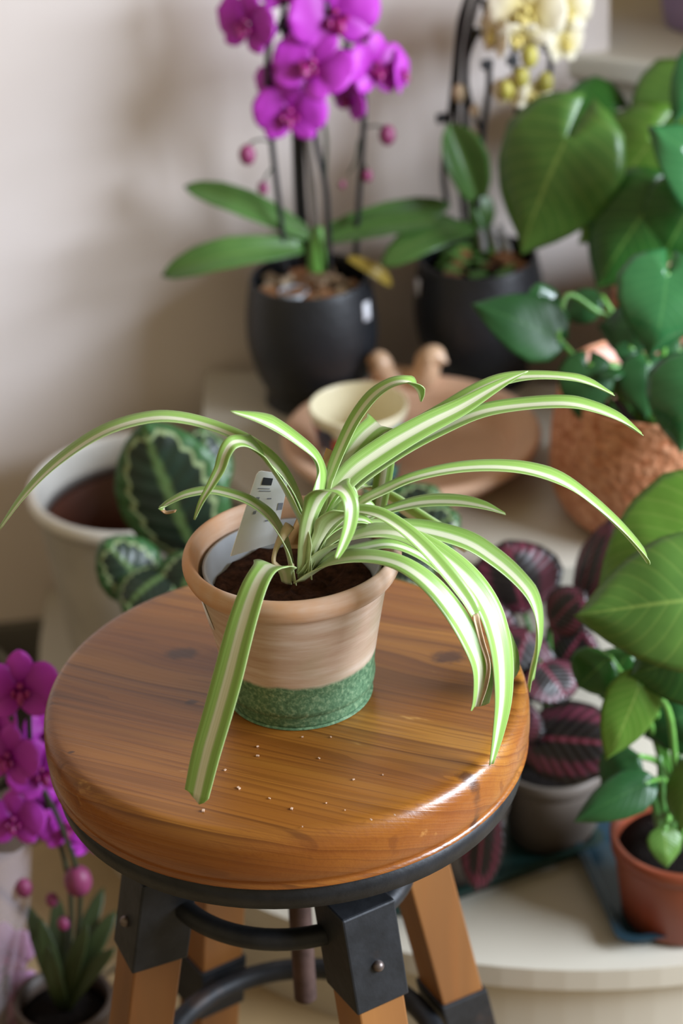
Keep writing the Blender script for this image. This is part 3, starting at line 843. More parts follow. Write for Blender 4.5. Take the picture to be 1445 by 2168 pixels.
def flower(par, c, face, size, pet, lipm, roll=0, openness=.15, petals=(1, 1, 1, 1, 1)):
    """moth orchid bloom: two broad petals, three sepals, lip and column"""
    c = V(c); n = V(face).normalized()
    up = V((0, 0, 1)); up = (up-n*up.dot(n)).normalized(); rt = up.cross(n)
    cr_, sr_ = math.cos(roll), math.sin(roll)
    up, rt = up*cr_+rt*sr_, rt*cr_-up*sr_
    S = size/2
    gs = [g_ball(c+n*S*.12+up*S*.05, S*.10, (1, 1, 1.3), 8, 6, n),
          g_ball(c+n*S*.22-up*S*.25, S*.2, (.55, .8, 1.0), 8, 6, (n*.6-up)),
          g_ball(c+n*S*.15-up*S*.15+rt*S*.16, S*.14, (.5, .9, 1), 8, 6, (n+rt*.3)),
          g_ball(c+n*S*.15-up*S*.15-rt*S*.16, S*.14, (.5, .9, 1), 8, 6, (n-rt*.3))]
    v, f = g_join(gs)
    fl = obj('flower', v, f, lipm, par)
    def pt(ang, ln, hw, shape, back):
        d = rt*math.cos(ang)+up*math.sin(ang)
        tip = c+d*S*ln+n*S*(openness)-n*back
        blade('petal' if shape == 'petal' else 'sepal', pet, fl, c+d*S*.05-n*back, tip, n, S*hw, thick=.0007, shape=shape, sag=.08, cup=.12, wave=.1, nt=9, nu=8, seed=random.random()*9)
    b = .0015
    if petals[2]: pt(math.pi/2, .95, .36, 'sepal', b)
    if petals[3]: pt(math.radians(228), .92, .34, 'sepal', b)
    if petals[4]: pt(math.radians(-48), .92, .34, 'sepal', b)
    if petals[0]: pt(math.radians(172), 1.0, .58, 'petal', 0)
    if petals[1]: pt(math.radians(8), 1.0, .58, 'petal', 0)
    return fl

def chips(par, c, r, z, n, mats, seed=1):
    rnd = random.Random(seed)
    for mi, m_ in enumerate(mats):
        gs = []
        for i in range(n):
            a = rnd.uniform(0, 6.28); rr = r*math.sqrt(rnd.random())*.92
            s = rnd.uniform(.006, .013)
            T = Matrix.Rotation(rnd.uniform(0, 6), 3, 'Z') @ Matrix.Rotation(rnd.uniform(-.5, .5), 3, 'X')
            gs.append(g_box(V(c)+V((rr*math.cos(a), rr*math.sin(a), z+rnd.uniform(0, .004))), (s*1.5, s, s*.6), tilt=T))
        o = obj('bark_chips', *g_join(gs), m_, par, smooth=False); o['kind'] = 'stuff'

# ================================================================== BLACK ORCHID POTS
def black_pot(c, label):
    t = thing('orchid_pot', c, label, 'plant pot')
    pr = sprof([(0, 0), (.046, 0), (.0485, .002), (.0485, .014), (.0505, .019), (.0575, .035), (.0635, .06), (.0645, .08), (.0625, .105), (.0585, .128), (.0565, .131), (.0545, .128), (.0555, .105), (.05, .04), (.04, .018), (0, .016)], 4)
    obj('pot_body', *g_lathe(c, pr, 72), M['bpot'], t)
    return t
B1 = V((.024, .788, .3552)); B2 = V((.190, .818, .3552))
bp1 = black_pot(B1, 'black rounded pot holding the magenta orchid, left of the pair')
bp2 = black_pot(B2, 'black rounded pot holding the yellow orchid, right of the pair')
on_surface_sticker('price_sticker', B1, math.radians(-32), .106, .0624, -.12, .011, .018, -.15, M['sticker'], bp1, .0012)
on_surface_sticker('price_sticker', B2, math.radians(-164), .108, .0622, -.12, .011, .016, .05, M['sticker'], bp2, .0012)

# ---- magenta orchid
OR1 = thing('magenta_orchid', B1+V((0, 0, .018)), 'magenta moth orchid in the left black pot', 'orchid')
obj('potting_bark', *g_lathe(B1, [(0, .0175), (.039, .0175), (.0525, .1), (.052, .112), (.03, .118), (0, .119)], 40), M['soild'], OR1)
chips(OR1, B1, .05, .116, 26, (M['bark'], M['barkl']), 3)
obj('pot_sleeve', *g_lathe(B1+V((-.016, -.02, .113)), [(.0135, 0), (.0145, .012), (.0135, .0125), (.0125, .001)], 20), M['npot'], OR1)
Y1 = .785
def st(par, pts, r, mat, name='stem'):
    return obj(name, *g_tube([P(*p) for p in pts], r, 8), mat, par)
s1 = st(OR1, [(606, 580, .765), (598, 500, .765), (590, 430, .765), (576, 310, .765), (566, 180, .77), (570, 90, .775), (598, 40, .775), (600, -40, .775)], .0028, M['stake'])
s2 = st(OR1, [(697, 575, .765), (694, 470, .765), (688, 390, .765), (668, 290, .765), (672, 190, .765), (690, 100, .77), (690, 0, .775)], .0028, M['stake'])
s3 = st(OR1, [(752, 560, .775), (758, 440, .775), (766, 320, .775), (770, 220, .775), (764, 180, .77), (730, 90, .77)], .0028, M['stake'])
st(OR1, [(648, 560, .8), (636, 440, .8), (630, 290, .8), (626, 150, .8), (600, 40, .8)], .0060, M['stake'], 'stake')
st(OR1, [(672, 545, .79), (662, 420, .79), (650, 290, .79), (640, 180, .79)], .0035, M['gpot'], 'stake')
st(OR1, [(688, 390, .765), (690, 300, .765), (684, 250, .765)], .0018, M['stem'], 'stem')
# side stalks and buds
for (pts, b, r) in [([(578, 300, .765), (548, 296, .76), (528, 305, .758), (523, 318, .757)], (523, 328), .0088),
                    ([(581, 352, .765), (566, 368, .76), (558, 384, .757)], (556, 398), .0058),
                    ([(768, 270, .775), (795, 266, .77), (812, 270, .768)], (819, 286), .0088),
                    ([(768, 345, .775), (775, 358, .77)], (777, 372), .0055),
                    ([(760, 295, .775), (752, 340, .77), (738, 368, .768)], (724, 391), .0032)]:
    sd = obj('bud_stalk', *g_tube([P(*p) for p in pts], .0011, 6), M['stem'], OR1)
    p = P(b[0], b[1], pts[-1][2])
    obj('bud', *g_ball(p, r, (.9, .9, 1.15), 14, 10), M['bud'], OR1)
F1 = [((524, 48, .775), (-.55, -.75, .15), 155, .1), ((600, -28, .78), (0, -1, .3), 120, 0),
      ((706, 28, .775), (.25, -1, .15), 205, -.15), ((662, 140, .752), (-.15, -.7, .65), 185, .4),
      ((575, 180, .775), (-.8, -.6, .1), 105, 0), ((614, 236, .755), (-.05, -1, .1), 160, .05),
      ((793, 140, .765), (.55, -.8, .2), 150, .2), ((738, 205, .765), (-.75, -.6, -.1), 115, .3), ((846, 152, .775), (.95, -.3, .1), 105, 0)]
for (c, n, s, r) in F1:
    p = P(*c); flower(OR1, p, n, s/FPX*proj(p)[2], M['mag'], M['maglip'], r)
# leaves
for (b, t, hw, n, mt, sg) in [((655, 500, .775), (390, 390, .80), .0135, (.1, -.75, .75), M['orcleaf'], .16), ((640, 525, .765), (340, 578, .755), .0155, (.1, -.75, .8), M['orcleaf'], .22),
                          ((690, 490, .785), (955, 432, .80), .0125, (0, -.8, .6), M['orcleaf'], .12), ((690, 510, .775), (930, 466, .765), .012, (0, -.6, .9), M['orcleaf'], .10),
                          ((680, 520, .80), (500, 545, .81), .012, (0, -.5, .9), M['orcleaf'], .2),
                          ((735, 545, .765), (832, 604, .765), .0065, (0, -.7, .7), M['orcyel'], .3)]:
    blade('leaf', mt, OR1, P(*b), P(*t), n, hw*1.05, shape='strap', sag=sg, cup=-.1, fold=.22, nt=14, nu=8)
obj('crown', *g_tube([P(672, 572, .775), P(670, 520, .777), P(675, 480, .78)], [.010, .008, .004], 10), M['petiole'], OR1)

# ---- yellow orchid
OR2 = thing('yellow_orchid', B2+V((0, 0, .018)), 'pale yellow moth orchid in the right black pot', 'orchid')
obj('potting_bark', *g_lathe(B2, [(0, .0175), (.039, .0175), (.0525, .1), (.052, .112), (.03, .118), (0, .119)], 40), M['soild'], OR2)
chips(OR2, B2, .05, .116, 20, (M['bark'], M['petiole']), 5)
st(OR2, [(985, 500, .83), (975, 380, .83), (966, 250, .83), (970, 120, .83), (985, 20, .83), (1000, -30, .83)], .0030, M['stake'], 'stake')
st(OR2, [(1000, 500, .82), (990, 350, .82), (984, 220, .82), (988, 100, .82), (1005, 10, .82), (1020, -20, .82)], .0034, M['stake'], 'stake')
st(OR2, [(945, 430, .83), (938, 360, .83), (950, 260, .83), (962, 150, .83), (972, 50, .83), (990, -10, .83)], .0028, M['stake'], 'stem')
st(OR2, [(1005, 500, .80), (1012, 400, .80), (1022, 280, .80), (1034, 190, .80), (1034, 130, .80)], .003, M['stake'], 'stem')
st(OR2, [(1022, 280, .80), (1000, 235, .81), (985, 150, .815), (1005, 80, .82), (1030, 55, .82), (1022, 0, .82), (1045, 30, .815)], .0024, M['stake'], 'stem')
st(OR2, [(1092, 330, .81), (1093, 230, .81), (1088, 130, .81), (1085, 90, .81)], .0025, M['stake'], 'stem')
st(OR2, [(1155, 330, .82), (1160, 200, .82), (1166, 100, .82), (1160, 30, .82)], .0028, M['stake'], 'stem')
for (x, y, Y) in [(1030, 136, .8), (1084, 128, .81), (1160, 100, .82), (1000, 70, .815), (935, 250, .828)]:
    p = P(x, y, Y); obj('clip', *g_box(p, (.011, .006, .009), .4), M['stake'], OR2, bevel=.0012, smooth=False)
for (x, y, Y, r) in [(972, 198, .815, .0085), (1004, 235, .808, .006)]:
    obj('dried_bud', *g_ball(P(x, y, Y), r, (.8, .8, 1.1)), M['dry'], OR2)
for (c, n, s, r) in [((1050, 70, .80), (-.9, -.4, .1), 125, 0), ((1115, 25, .79), (-.2, -1, .2), 170, .1), ((1098, 78, .785), (.0, -.7, -.5), 110, .6), ((1195, 20, .81), (.4, -.9, .2), 130, 0),
                     ((1192, 85, .815), (.7, -.7, .1), 120, .2), ((1078, 195, .79), (-.5, -.8, .2), 80, 0), ((1128, 205, .80), (.2, -.9, .2), 80, .4)]:
    p = P(*c); flower(OR2, p, n, s/FPX*proj(p)[2], M['cream'], M['creamlip'], r)
for (x, y, Y, r) in [(1103, 163, .785, .0085), (1154, 174, .80, .0085), (1070, 190, .785, .008), (1120, 120, .78, .009)]:
    obj('bud', *g_ball(P(x, y, Y), r, (.9, .9, 1.2), 14, 10), M['budy'], OR2)
blade('leaf', M['orcleaf'], OR2, P(1008, 420, .79), P(950, 262, .80), (.2, -1, .25), .0215, shape='strap', sag=.1, cup=.0, fold=.75, nt=14, nu=8)
blade('leaf', M['orcleaf'], OR2, P(1000, 480, .79), P(810, 550, .74), (.1, -.5, .85), .018, shape='strap', sag=.25, cup=.1, fold=.1, nt=14, nu=8)
blade('leaf', M['orcleaf'], OR2, P(985, 490, .80), P(880, 478, .80), (.1, -.4, .9), .016, shape='strap', sag=.2, cup=.1, fold=.1, nt=14, nu=8)
blade('leaf', M['orcleaf'], OR2, P(1020, 500, .80), P(1015, 405, .81), (.5, -.9, .2), .014, shape='strap', sag=.1, cup=.1, fold=.2)
obj('crown', *g_tube([P(1020, 525, .80), P(1012, 480, .80), P(1000, 440, .80)], [.011, .009, .004], 10), M['petioled'], OR2)
for i, (dx, dy) in enumerate([(-8, 10), (18, 12), (38, 20)]):
    st(OR2, [(1020+dx, 480, .80), (1028+dx, 500, .785), (1032+dx+i*4, 532, .775)], .003, M['npot'], 'air_root')

# ================================================================== BIRD BATH DISH, CUP
DC = V((.112, .629, .3552))
bb = thing('bird_dish', DC, 'terracotta dish with two small birds on its rim, below the black pots', 'dish')
pr = sprof([(0, 0), (.080, 0), (.086, .002), (.104, .017), (.117, .028), (.1205, .034), (.119, .0385), (.113, .039), (.100, .033), (.0945, .027), (.090, .020), (.085, .0175)], 3)+[(.04, .0165), (0, .0165)]
obj('dish_body', *g_lathe(DC, pr, 96), M['dish'], bb)
def bird(pts, rad, eyes=None):
    v, f = g_tube(pts, [r*1.12 for r in rad], 16, 5)
    return obj('bird', v, f, M['bird'], bb)
BY = .742
bird([P(776, 768, BY), P(786, 763, BY), P(799, 765, BY), P(815, 790, BY+.002), P(838, 806, BY+.006), P(862, 800, BY+.012), P(876, 782, BY+.02)], [.0004, .005, .0105, .0110, .0135, .0110, .003])
bird([P(947, 768, BY-.018), P(938, 763, BY-.015), P(922, 756, BY-.010), P(907, 762, BY-.007), P(903, 782, BY-.007), P(893, 800, BY-.004), P(872, 800, BY+.002), P(850, 780, BY+.012)], [.0004, .004, .0105, .0115, .0115, .0135, .0110, .003])
CUP = V((.064, .594, .3725))
cu = thing('painted_cup', CUP, 'cream cup painted with red, blue and teal pattern standing in the terracotta dish', 'cup')
obj('cup_wall', *g_lathe(CUP, sprof([(0, 0), (.032, 0), (.034, .002), (.0375, .03), (.0440, .0615), (.0455, .068)], 4), 64), M['cup'], cu)
obj('cup_lining', *g_lathe(CUP, sprof([(.0455, .068), (.0450, .0702), (.0428, .070), (.0405, .061), (.035, .03), (.031, .006), (.0, .004)], 4), 64), M['cupin'], cu)

# ================================================================== COPPER POTS WITH HEART LEAF PLANTS
def copper_pot(c, label, k=1.0):
    t = thing('copper_pot', c, label, 'plant pot')
    pr = sprof([(0, 0), (.070, 0), (.086, .006), (.0965, .022), (.1005, .045), (.0985, .085), (.0935, .125), (.0915, .128), (.0893, .126), (.092, .09), (.092, .05), (.08, .02), (0, .014)], 5)
    pr = [(r*k, z*k) for r, z in pr]
    obj('pot_body', *g_lathe(c, pr, 96, wob=.0015), M['copper'], t)
    obj('pot_lining', *g_lathe(c, [(r*k, z*k) for r, z in [(.0892, .126), (.0886, .126), (.0905, .09), (.0905, .05), (.0795, .024), (0, .018)]], 64), M['copin'], t)
    obj('soil', *g_lathe(c, [(r*k, z*k) for r, z in [(0, .03), (.083, .03), (.0885, .052), (.089, .07), (.04, .076), (0, .078)]], 48), M['soild'], t)
    return t
C1 = V((.332, .533, .3552)); C2 = V((.405, .735, .3552))
copper_pot(C1, 'hammered copper pot standing nearest on the upper step at right')
copper_pot(C2, 'copper pot standing behind the nearer copper pot, mostly hidden')

def hleaf(par, mat, base, tip, half, n, root=None, sag=.12, cup=.18, lobe=.3, shape='heart', pet=M['petiole'], pr=.0028, mid=None, fold=0, wave=.05):
    b, t = P(*base), P(*tip)
    if root is not None:
        r = V(root)
        mm = mid and P(*mid) or (r.lerp(b, .55)+V((0, 0, .03)))
        obj('petiole', *g_tube([r, r.lerp(mm, .5)+V((0, 0, .005)), mm, b], [pr*1.3, pr*1.1, pr, pr*.8], 8), pet, par)
    return blade('leaf', mat, par, b, t, n, half, shape=shape, sag=sag, cup=cup, lobe=lobe, nt=18, nu=14, fold=fold, wave=wave, seed=random.random()*9)

MP = thing('heart_leaf_plant', C2+V((0, 0, .03)), 'tall green heart leaf plant in the rear copper pot', 'plant')
rt2 = C2+V((-.01, -.01, .074))
camn = (-.1, -.85, .5)
hleaf(MP, M['monst'], (1200, 292, .70), (1098, 542, .69), .0600, (-.3, -.85, .45), rt2, sag=.14, lobe=.34, cup=.3)
hleaf(MP, M['monst_y'], (1378, 300, .75), (1222, 515, .735), .050, (-.35, -.8, .4), rt2, lobe=.34, cup=.3, sag=.05)
hleaf(MP, M['monst_d'], (1300, 235, .82), (1170, 262, .81), .042, (.1, -.7, .75), rt2, sag=.2)
hleaf(MP, M['monst'], (1470, 200, .80), (1330, 300, .79), .05, (.2, -.7, .7), rt2)
hleaf(MP, M['monst_d'], (1380, 425, .67), (1258, 612, .655), .048, (-.15, -.8, .55), rt2, lobe=.3, cup=.25)
hleaf(MP, M['monst_d'], (1470, 420, .66), (1392, 560, .65), .040, (.1, -.85, .5), rt2)
hleaf(MP, M['gloss'], (1480, 120, .69), (1425, 265, .68), .018, (.1, -.6, .8), rt2)
hleaf(MP, M['gloss'], (1530, 400, .62), (1384, 266, .62), .040, (-.1, -.7, .7), rt2, sag=.15)

RP = thing('glossy_vine_plant', C1+V((0, 0, .03)), 'glossy dark green vine plant in the nearest copper pot', 'plant')
rt1 = C1+V((-.005, -.01, .074))
hleaf(RP, M['gloss'], (1412, 578, .50), (1380, 752, .47), .0415, (.12, -.62, .8), rt1, sag=.28, cup=.2, lobe=.3)
hleaf(RP, M['gdark'], (1180, 715, .52), (1000, 642, .53), .029, (-.1, -.8, .6), rt1, mid=(1235, 775, .53), lobe=.12, cup=.1)
hleaf(RP, M['gloss'], (1160, 690, .54), (1140, 600, .55), .018, (.3, -.7, .5), None, shape='oval')
hleaf(RP, M['gdark'], (1185, 690, .55), (1160, 612, .56), .016, (.6, -.6, .2), None)
hleaf(RP, M['gdark'], (1272, 625, .60), (1196, 672, .60), .016, (.1, -.7, .7), rt1, shape='oval', mid=(1330, 720, .58))
hleaf(RP, M['gdark'], (1358, 690, .53), (1262, 690, .55), .0285, (0, -.7, .7), rt1, cup=.2, lobe=.2)
hleaf(RP, M['gdark'], (1243, 772, .50), (1232, 895, .48), .0245, (-.05, -.85, .5), rt1, lobe=.25)
hleaf(RP, M['gdark'], (1285, 778, .50), (1298, 800, .48), .012, (.1, -.8, .6), rt1, shape='oval')
hleaf(RP, M['gdark'], (1330, 735, .52), (1325, 775, .51), .012, (.1, -.8, .6), rt1)
hleaf(RP, M['gdark'], (1370, 770, .50), (1368, 890, .48), .026, (.1, -.9, .4), rt1, cup=.3, lobe=.2)
hleaf(RP, M['gdark'], (1440, 740, .52), (1420, 800, .51), .018, (.1, -.9, .4), rt1)
hleaf(RP, M['gloss'], (1478, 790, .42), (1436, 962, .40), .041, (-.1, -.65, .75), rt1, sag=.2, cup=.25, lobe=.25)
st(RP, [(1180, 715, .52), (1200, 625, .55), (1265, 660, .56), (1330, 690, .56), (1375, 760, .54), (1385, 830, .535)], .0024, M['petiole'], 'vine_stem')
for (x0, y0, x1, y1) in [(1290, 850, 1310, 800), (1345, 850, 1350, 760), (1395, 850, 1400, 740), (1330, 860, 1290, 790)]:
    st(RP, [(x0+20, y0+30, .53), (x0, y0, .52), (x1, y1, .52)], .0024, M['petioled'], 'stem')

# ================================================================== LEFT: EMPTY POT, MEDALLION PLANT
LP = V((-.153, .690, .1152))
lp = thing('whitewashed_pot', LP, 'large whitewashed grey pot with brown liner on the lower step at left', 'plant pot')
pr = sprof([(0, 0), (.074, 0), (.077, .004), (.086, .08), (.0985, .188), (.1045, .193), (.1055, .201), (.1035, .207)], 4)
obj('pot_body', *g_lathe(LP, pr, 72), M['cream_pot'], lp)
obj('rim', *g_lathe(LP, sprof([(.1045, .196), (.1062, .201), (.1045, .207), (.100, .2085), (.0965, .205), (.0945, .19), (.0925, .168)], 4)+[(.0915, .165), (.095, .19)], 72), M['cream_rim'], lp)
obj('liner', *g_lathe(LP, [(.0918, .168), (.0905, .168), (.083, .1), (.076, .03), (0, .028), (0, .025), (.077, .027), (.084, .1)], 64), M['brown_in'], lp)

MC = V((.02, .43, .1152))
md = thing('medallion_plant', MC, 'dark green medallion calathea with pale rings, behind the stool seat', 'plant')
obj('nursery_pot', *g_lathe(MC, [(0, 0), (.04, 0), (.05, .085), (.052, .086), (.052, .09), (.049, .09), (.046, .078), (0, .076)], 40), M['gpot'], md)
rtm = MC+V((0, 0, .078))
def cleaf(par, mat, base, tip, half, n, root, shape='oval', pet=M['petioled'], **kw):
    return hleaf(par, mat, base, tip, half, n, root, shape=shape, pet=pet, **kw)
cleaf(md, M['medal'], (420, 1190, .47), (300, 898, .50), .0505, (-.15, -.95, .35), rtm, cup=.2, sag=.06)
cleaf(md, M['medal'], (440, 1060, .52), (430, 900, .56), .026, (.3, -.85, .45), rtm, cup=.2)
cleaf(md, M['medal'], (330, 1265, .45), (225, 1150, .45), .030, (-.1, -.6, .75), rtm, cup=.35, sag=.2)
cleaf(md, M['medal'], (360, 1210, .44), (260, 1290, .41), .030, (-.1, -.5, .85), rtm, sag=.2, cup=.2)
cleaf(md, M['medal'], (420, 1170, .44), (370, 1300, .42), .03, (0, -.6, .75), rtm, sag=.2)
cleaf(md, M['medal'], (850, 1150, .42), (920, 1030, .44), .032, (.1, -.75, .65), rtm, cup=.25, sag=.1)
cleaf(md, M['medal'], (850, 1160, .40), (965, 1090, .40), .026, (.2, -.7, .7), rtm, cup=.25, sag=.2)
cleaf(md, M['medal'], (820, 1180, .36), (915, 1215, .34), .026, (.2, -.5, .85), rtm, cup=.25, sag=.2)
cleaf(md, M['medal'], (780, 1060, .43), (850, 1020, .46), .024, (.1, -.7, .7), rtm)

# ================================================================== RIGHT FRONT: ROSE CALATHEAS, TRAYS, BRICK POT PLANT
def tray(c, L, W_, rz, h, mat, label):
    t = thing('plant_tray', c, label, 'tray')
    ca, sa = math.cos(rz), math.sin(rz)
    def q(x, y, z): return V(c)+V((x*ca-y*sa, x*sa+y*ca, z))
    def loop(l, w_, z, r=.014):
        pts = []
        for (sx, sy, a0) in ((1, 1, 0), (-1, 1, 90), (-1, -1, 180), (1, -1, 270)):
            for k_ in range(4):
                a = math.radians(a0+30*k_)
                pts.append(q(sx*(l/2-r)+r*math.cos(a), sy*(w_/2-r)+r*math.sin(a), z))
        return pts
    loops = [loop(L-.012, W_-.012, 0), loop(L-.002, W_-.002, h*.92), loop(L+.008, W_+.008, h*.95), loop(L+.008, W_+.008, h), loop(L-.006, W_-.006, h), loop(L-.018, W_-.018, .003)]
    v = [p for lo in loops for p in lo]; k_ = 16; f = []
    for j in range(5):
        for i in range(k_):
            i2 = (i+1) % k_; f.append((j*k_+i, j*k_+i2, (j+1)*k_+i2, (j+1)*k_+i))
    f.append(tuple(reversed(range(k_)))); f.append(tuple(5*k_+i for i in range(k_)))
    obj('tray_body', v, f, mat, t, smooth=False)
    return t
ta_ = PZ(870, 1935, .125); tb_ = PZ(1250, 1800, .125)
dirv = (tb_-ta_); rz1 = math.atan2(dirv.y, dirv.x)
nrm1 = V((-math.sin(rz1), math.cos(rz1), 0))
midt = (ta_+tb_)/2 + nrm1*.062; midt.z = .1152
tray(midt, (tb_-ta_).length+.03, .12, rz1, .015, M['tray'], 'long dark green plastic tray under the rose calatheas')
tc = PZ(1318, 2012, .12); td = PZ(1445, 1992, .12)
rz2 = math.atan2(td.y-tc.y, td.x-tc.x)
cc = tc + V((math.cos(rz2), math.sin(rz2), 0))*.085+V((-math.sin(rz2), math.cos(rz2), 0))*.082; cc.z = .1152
tray(cc, .17, .16, rz2, .014, M['trayb'], 'blue black square tray under the brick coloured pot')

def taper_pot(c, r0, r1, h, mat, label, name, soil=M['soild'], lip=.004):
    t = thing(name, c, label, 'plant pot')
    obj('pot_body', *g_lathe(c, [(0, 0), (r0*.96, 0), (r0, .002), (r1*.985, h*.8), (r1*.99, h*.82), (r1+lip*.3, h*.83), (r1+lip*.5, h*.99), (r1+lip*.2, h), (r1-.002, h), (r1-.003, h*.8), (r0*.93, .004), (0, .004)], 56), mat, t)
    obj('soil', *g_lathe(c, [(0, .006), (r0*.9, .006), (r1*.93, h*.8), (r1*.6, h*.86), (0, h*.88)], 40), soil, t)
    return t
G1 = PZ(1168, 1757, .118); G1.z = .1186
taper_pot(G1, .039, .046, .078, M['gpot'], 'taupe plastic pot of the rose calathea, beside the stool edge', 'taupe_pot')
G2 = G1 - V((math.cos(rz1), math.sin(rz1), 0))*.098; G2.z = .1186
taper_pot(G2, .039, .046, .078, M['gpot'], 'taupe plastic pot mostly hidden behind the stool edge', 'taupe_pot')
RC = thing('rose_calathea', G1+V((0, 0, .01)), 'dark rose painted calathea in the taupe pot beside the stool edge', 'plant')
rg = G1+V((0, 0, .068))
for (b, t, hw, n) in [((1110, 1300, .40), (1070, 1145, .43), .042, (-.05, -.85, .55)), ((1225, 1290, .38), (1285, 1095, .42), .021, (-.85, -.5, .2)),
                      ((1120, 1330, .36), (1060, 1490, .33), .036, (.0, -.8, .6)), ((1160, 1330, .36), (1235, 1255, .36), .024, (-.2, -.5, .85)),
                      ((1140, 1400, .34), (1200, 1480, .31), .03, (.3, -.6, .75)), ((1090, 1560, .33), (1330, 1580, .30), .037, (.0, -.62, .8)),
                      ((1180, 1420, .36), (1240, 1330, .37), .028, (-.3, -.7, .6))]:
    cleaf(RC, M['rose'], b, t, hw, n, rg, cup=.15, sag=.1)
RC2 = thing('rose_calathea', G2+V((0, 0, .01)), 'rose calathea of the hidden taupe pot, its leaf hanging below the seat', 'plant')
rg2 = G2+V((0, 0, .068))
cleaf(RC2, M['rose'], (1030, 1690, .275), (1008, 1890, .245), .0195, (-.2, -.8, .6), rg2, cup=.1, sag=.05)
cleaf(RC2, M['rose'], (1020, 1420, .35), (1010, 1260, .38), .035, (-.1, -.8, .6), rg2)
cleaf(RC2, M['rose'], (1060, 1560, .32), (1110, 1480, .33), .03, (0, -.7, .7), rg2)

BR = PZ(1440, 1925, .118); BR.z = .1186
taper_pot(BR, .050, .058, .082, M['rpot'], 'brick red plastic pot in the square tray at bottom right', 'brick_pot', lip=.006)
BP = thing('young_heart_leaf_plant', BR+V((0, 0, .01)), 'young heart leaf plant with large leaves in the brick red pot', 'plant')
rb = BR+V((.0, .0, .073))
hleaf(BP, M['monst_y'], (1510, 1085, .27), (1258, 1262, .245), .050, (-.2, -.7, .7), rb, cup=.15, lobe=.3, sag=.1)
hleaf(BP, M['monst'], (1545, 1262, .19), (1214, 1302, .20), .056, (-.1, -.75, .65), rb, cup=.18, lobe=.3, sag=.1)
hleaf(BP, M['monst_d'], (1500, 1380, .20), (1330, 1430, .20), .04, (0, -.8, .6), rb)
hleaf(BP, M['monst_y'], (1354, 1448, .20), (1283, 1612, .185), .0225, (.1, -.85, .5), rb, mid=(1412, 1500, .215), lobe=.18, cup=.15)
hleaf(BP, M['monst_d'], (1290, 1390, .24), (1222, 1455, .235), .022, (-.1, -.8, .6), rb, shape='oval', cup=.2)
hleaf(BP, M['monst_d'], (1330, 1380, .25), (1270, 1480, .24), .022, (-.1, -.8, .6), rb, shape='oval', cup=.2)
hleaf(BP, M['gdark'], (1366, 1660, .19), (1214, 1738, .175), .0185, (-.15, -.7, .75), rb, lobe=.15, cup=.2)
hleaf(BP, M['gdark'], (1350, 1600, .22), (1270, 1660, .22), .02, (-.15, -.7, .75), rb, shape='oval')
hleaf(BP, M['gdark'], (1480, 1500, .25), (1360, 1560, .25), .036, (-.1, -.8, .6), rb)
hleaf(BP, M['monst'], (1405, 1760, .19), (1412, 1838, .175), .0145, (.1, -.7, .7), rb, lobe=.12)
hleaf(BP, M['monst'], (1470, 1600, .20), (1440, 1760, .19), .018, (-.4, -.8, .4), rb, shape='oval')
for (x0, x1, y1, Y) in [(1395, 1372, 1640, .215), (1420, 1440, 1600, .22), (1405, 1395, 1600, .215)]:
    st(BP, [(x0+10, 1800, .225), (x0, 1740, Y), (x1, y1, Y)], [.0045, .0045, .002], M['petioled'], 'stem')
gs = []
rnd = random.Random(5)
for i in range(26):
    a = rnd.uniform(0, 6.28); r = .05*math.sqrt(rnd.random())
    gs.append(g_ball(rb+V((r*math.cos(a), r*math.sin(a), -.006+(.05-r)*.12)), rnd.uniform(.0009, .0018), n=5, m_=4))
o = obj('perlite', *g_join(gs), M['perlite'], BP); o['kind'] = 'stuff'

# ================================================================== FLOOR ORCHIDS AT LEFT
FP = PZ(155, 2275, .0); FP.z = .0012
RIM = .1
taper_pot(FP, .034, .040, .085, M['fpot'], 'small shade-darkened taupe pot on the floor holding the magenta orchid', 'floor_pot')
FO = thing('floor_orchid', FP+V((0, 0, .01)), 'magenta orchid in a floor pot, left of the stool', 'orchid')
rf = FP+V((0, 0, .074))
fy = FP.y
def fst(pts, r=.0022): return obj('stem', *g_tube([rf]+[P(*p) for p in pts], r, 8), M['stem'], FO)
fst([(150, 1900, fy+.02), (100, 1700, fy+.02), (40, 1560, fy+.0), (10, 1480, fy)])
fst([(170, 1900, fy+.01), (130, 1750, fy+.01), (70, 1620, fy+.01), (60, 1480, fy+.01)])
for (x, y, s, n, r, dy) in [(42, 1455, 170, (.15, -.9, .35), .1, -.02), (20, 1600, 150, (-.3, -.85, .3), .1, -.01), (85, 1630, 150, (.35, -.85, .3), -.1, .0), (140, 1745, 130, (.3, -.9, .2), .1, .02),
                            (30, 1735, 140, (-.1, -.9, .3), 0, .01), (100, 1545, 120, (.5, -.7, .3), .2, .03), (-10, 1520, 130, (-.5, -.7, .3), 0, .01), (95, 1720, 120, (.2, -.8, .3), .3, .02), (190, 1770, 110, (.5, -.7, .2), .3, .03)]:
    p = P(x, y, fy+dy); flower(FO, p, n, s/FPX*proj(p)[2], M['mag'], M['maglip'], r)
for (x, y, r) in [(165, 1865, .013), (50, 1880, .008), (110, 1905, .006), (135, 1955, .006)]:
    obj('bud', *g_ball(P(x, y, fy+.01), r, (.9, .9, 1.1), 12, 8), M['bud'], FO)
for (x, y, hw, dy) in [(85, 1950, .008, .0), (240, 1930, .009, .03), (215, 1880, .008, .05), (120, 1900, .009, .06), (100, 2010, .007, -.03), (235, 2010, .008, -.01), (180, 1960, .008, .0), (60, 1920, .008, .03)]:
    blade('leaf', M['orcdark'], FO, rf+V((0, 0, -.004)), P(x, y, fy+dy), (0, -.5, .85), hw, shape='strap', sag=.15, fold=.2)

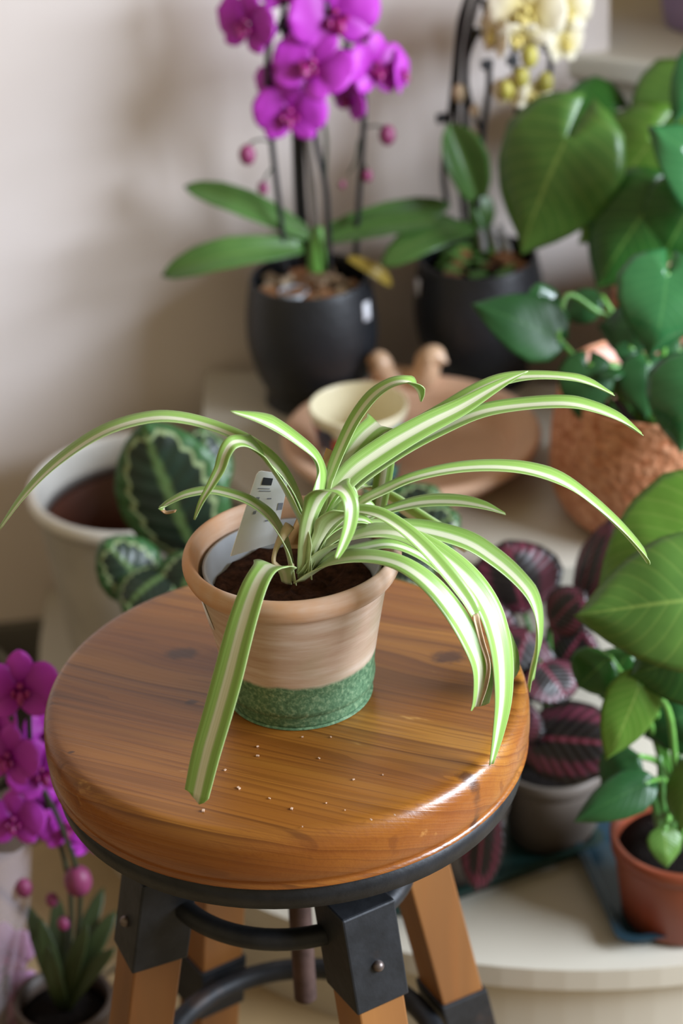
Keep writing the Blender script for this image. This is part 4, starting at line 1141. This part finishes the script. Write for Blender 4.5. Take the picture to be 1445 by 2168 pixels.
# orchid in a clear sleeve, far left
WP = PZ(-70, 2230, 0); WP.z = .0012
taper_pot(WP, .04, .046, .09, M['gpot'], 'taupe pot inside the clear sleeve at the left picture edge', 'sleeve_pot')
WO = thing('wrapped_orchid', WP+V((0, 0, .01)), 'pale pink orchid wrapped in a clear sleeve at the left edge', 'orchid')
rw = WP+V((0, 0, .08))
wy = WP.y
obj('stem', *g_tube([rw, P(-30, 2100, wy), P(0, 1990, wy)], .0024, 8), M['stem'], WO)
for (x, y, s, n, r) in [(10, 2010, 130, (.2, -.9, .3), .1), (25, 2090, 120, (.4, -.8, .2), .3), (-20, 2120, 130, (.0, -.9, .3), .1), (20, 2160, 110, (.2, -.9, .2), .5)]:
    p = P(x, y, wy-.005); flower(WO, p, n, s/FPX*proj(p)[2], M['pale'], M['maglip'], r)
# the clear sleeve (cone of film, a thing round the plant)
cs_ = WP.copy()
top = P(-60, 1740, wy)
rS = abs(P(64, 1900, wy).x - P(-60, 1900, wy).x)
tl = thing('clear_sleeve', WP, 'clear plastic flower sleeve around the pale pink orchid', 'sleeve')
v, f = [], []
H = top.z
axis = (top-WP)
for j in range(13):
    t = j/12
    for i in range(40):
        a = 2*math.pi*i/40
        r = (.048+(rS-.048)*min(1, t*1.6))*(1+.04*math.sin(a*5+t*2))
        v.append(WP+axis*t+V((r*math.cos(a), r*math.sin(a), .012*math.sin(a*3) if j == 12 else 0)))
for j in range(12):
    for i in range(40):
        k_ = (i+1) % 40; f.append((j*40+i, j*40+k_, (j+1)*40+k_, (j+1)*40+i))
obj('film', v, f, M['film'], tl)

# cable along the wall at left
pts = [P(-80, 1318, .80), P(0, 1318, .80), P(45, 1322, .795), P(60, 1330, .78), P(45, 1352, .76), P(30, 1385, .72)]
tag(obj('power_cable', *g_tube([wallpt(-1.2, .03, .06), wallpt(-.62, .03, .065), wallpt(-.53, .04, .05), wallpt(-.50, .08, .02), wallpt(-.53, .16, .006), wallpt(-.58, .25, .005)], .004, 8), M['cable']), 'grey cable running along the wall foot behind the floor orchid', 'cable')
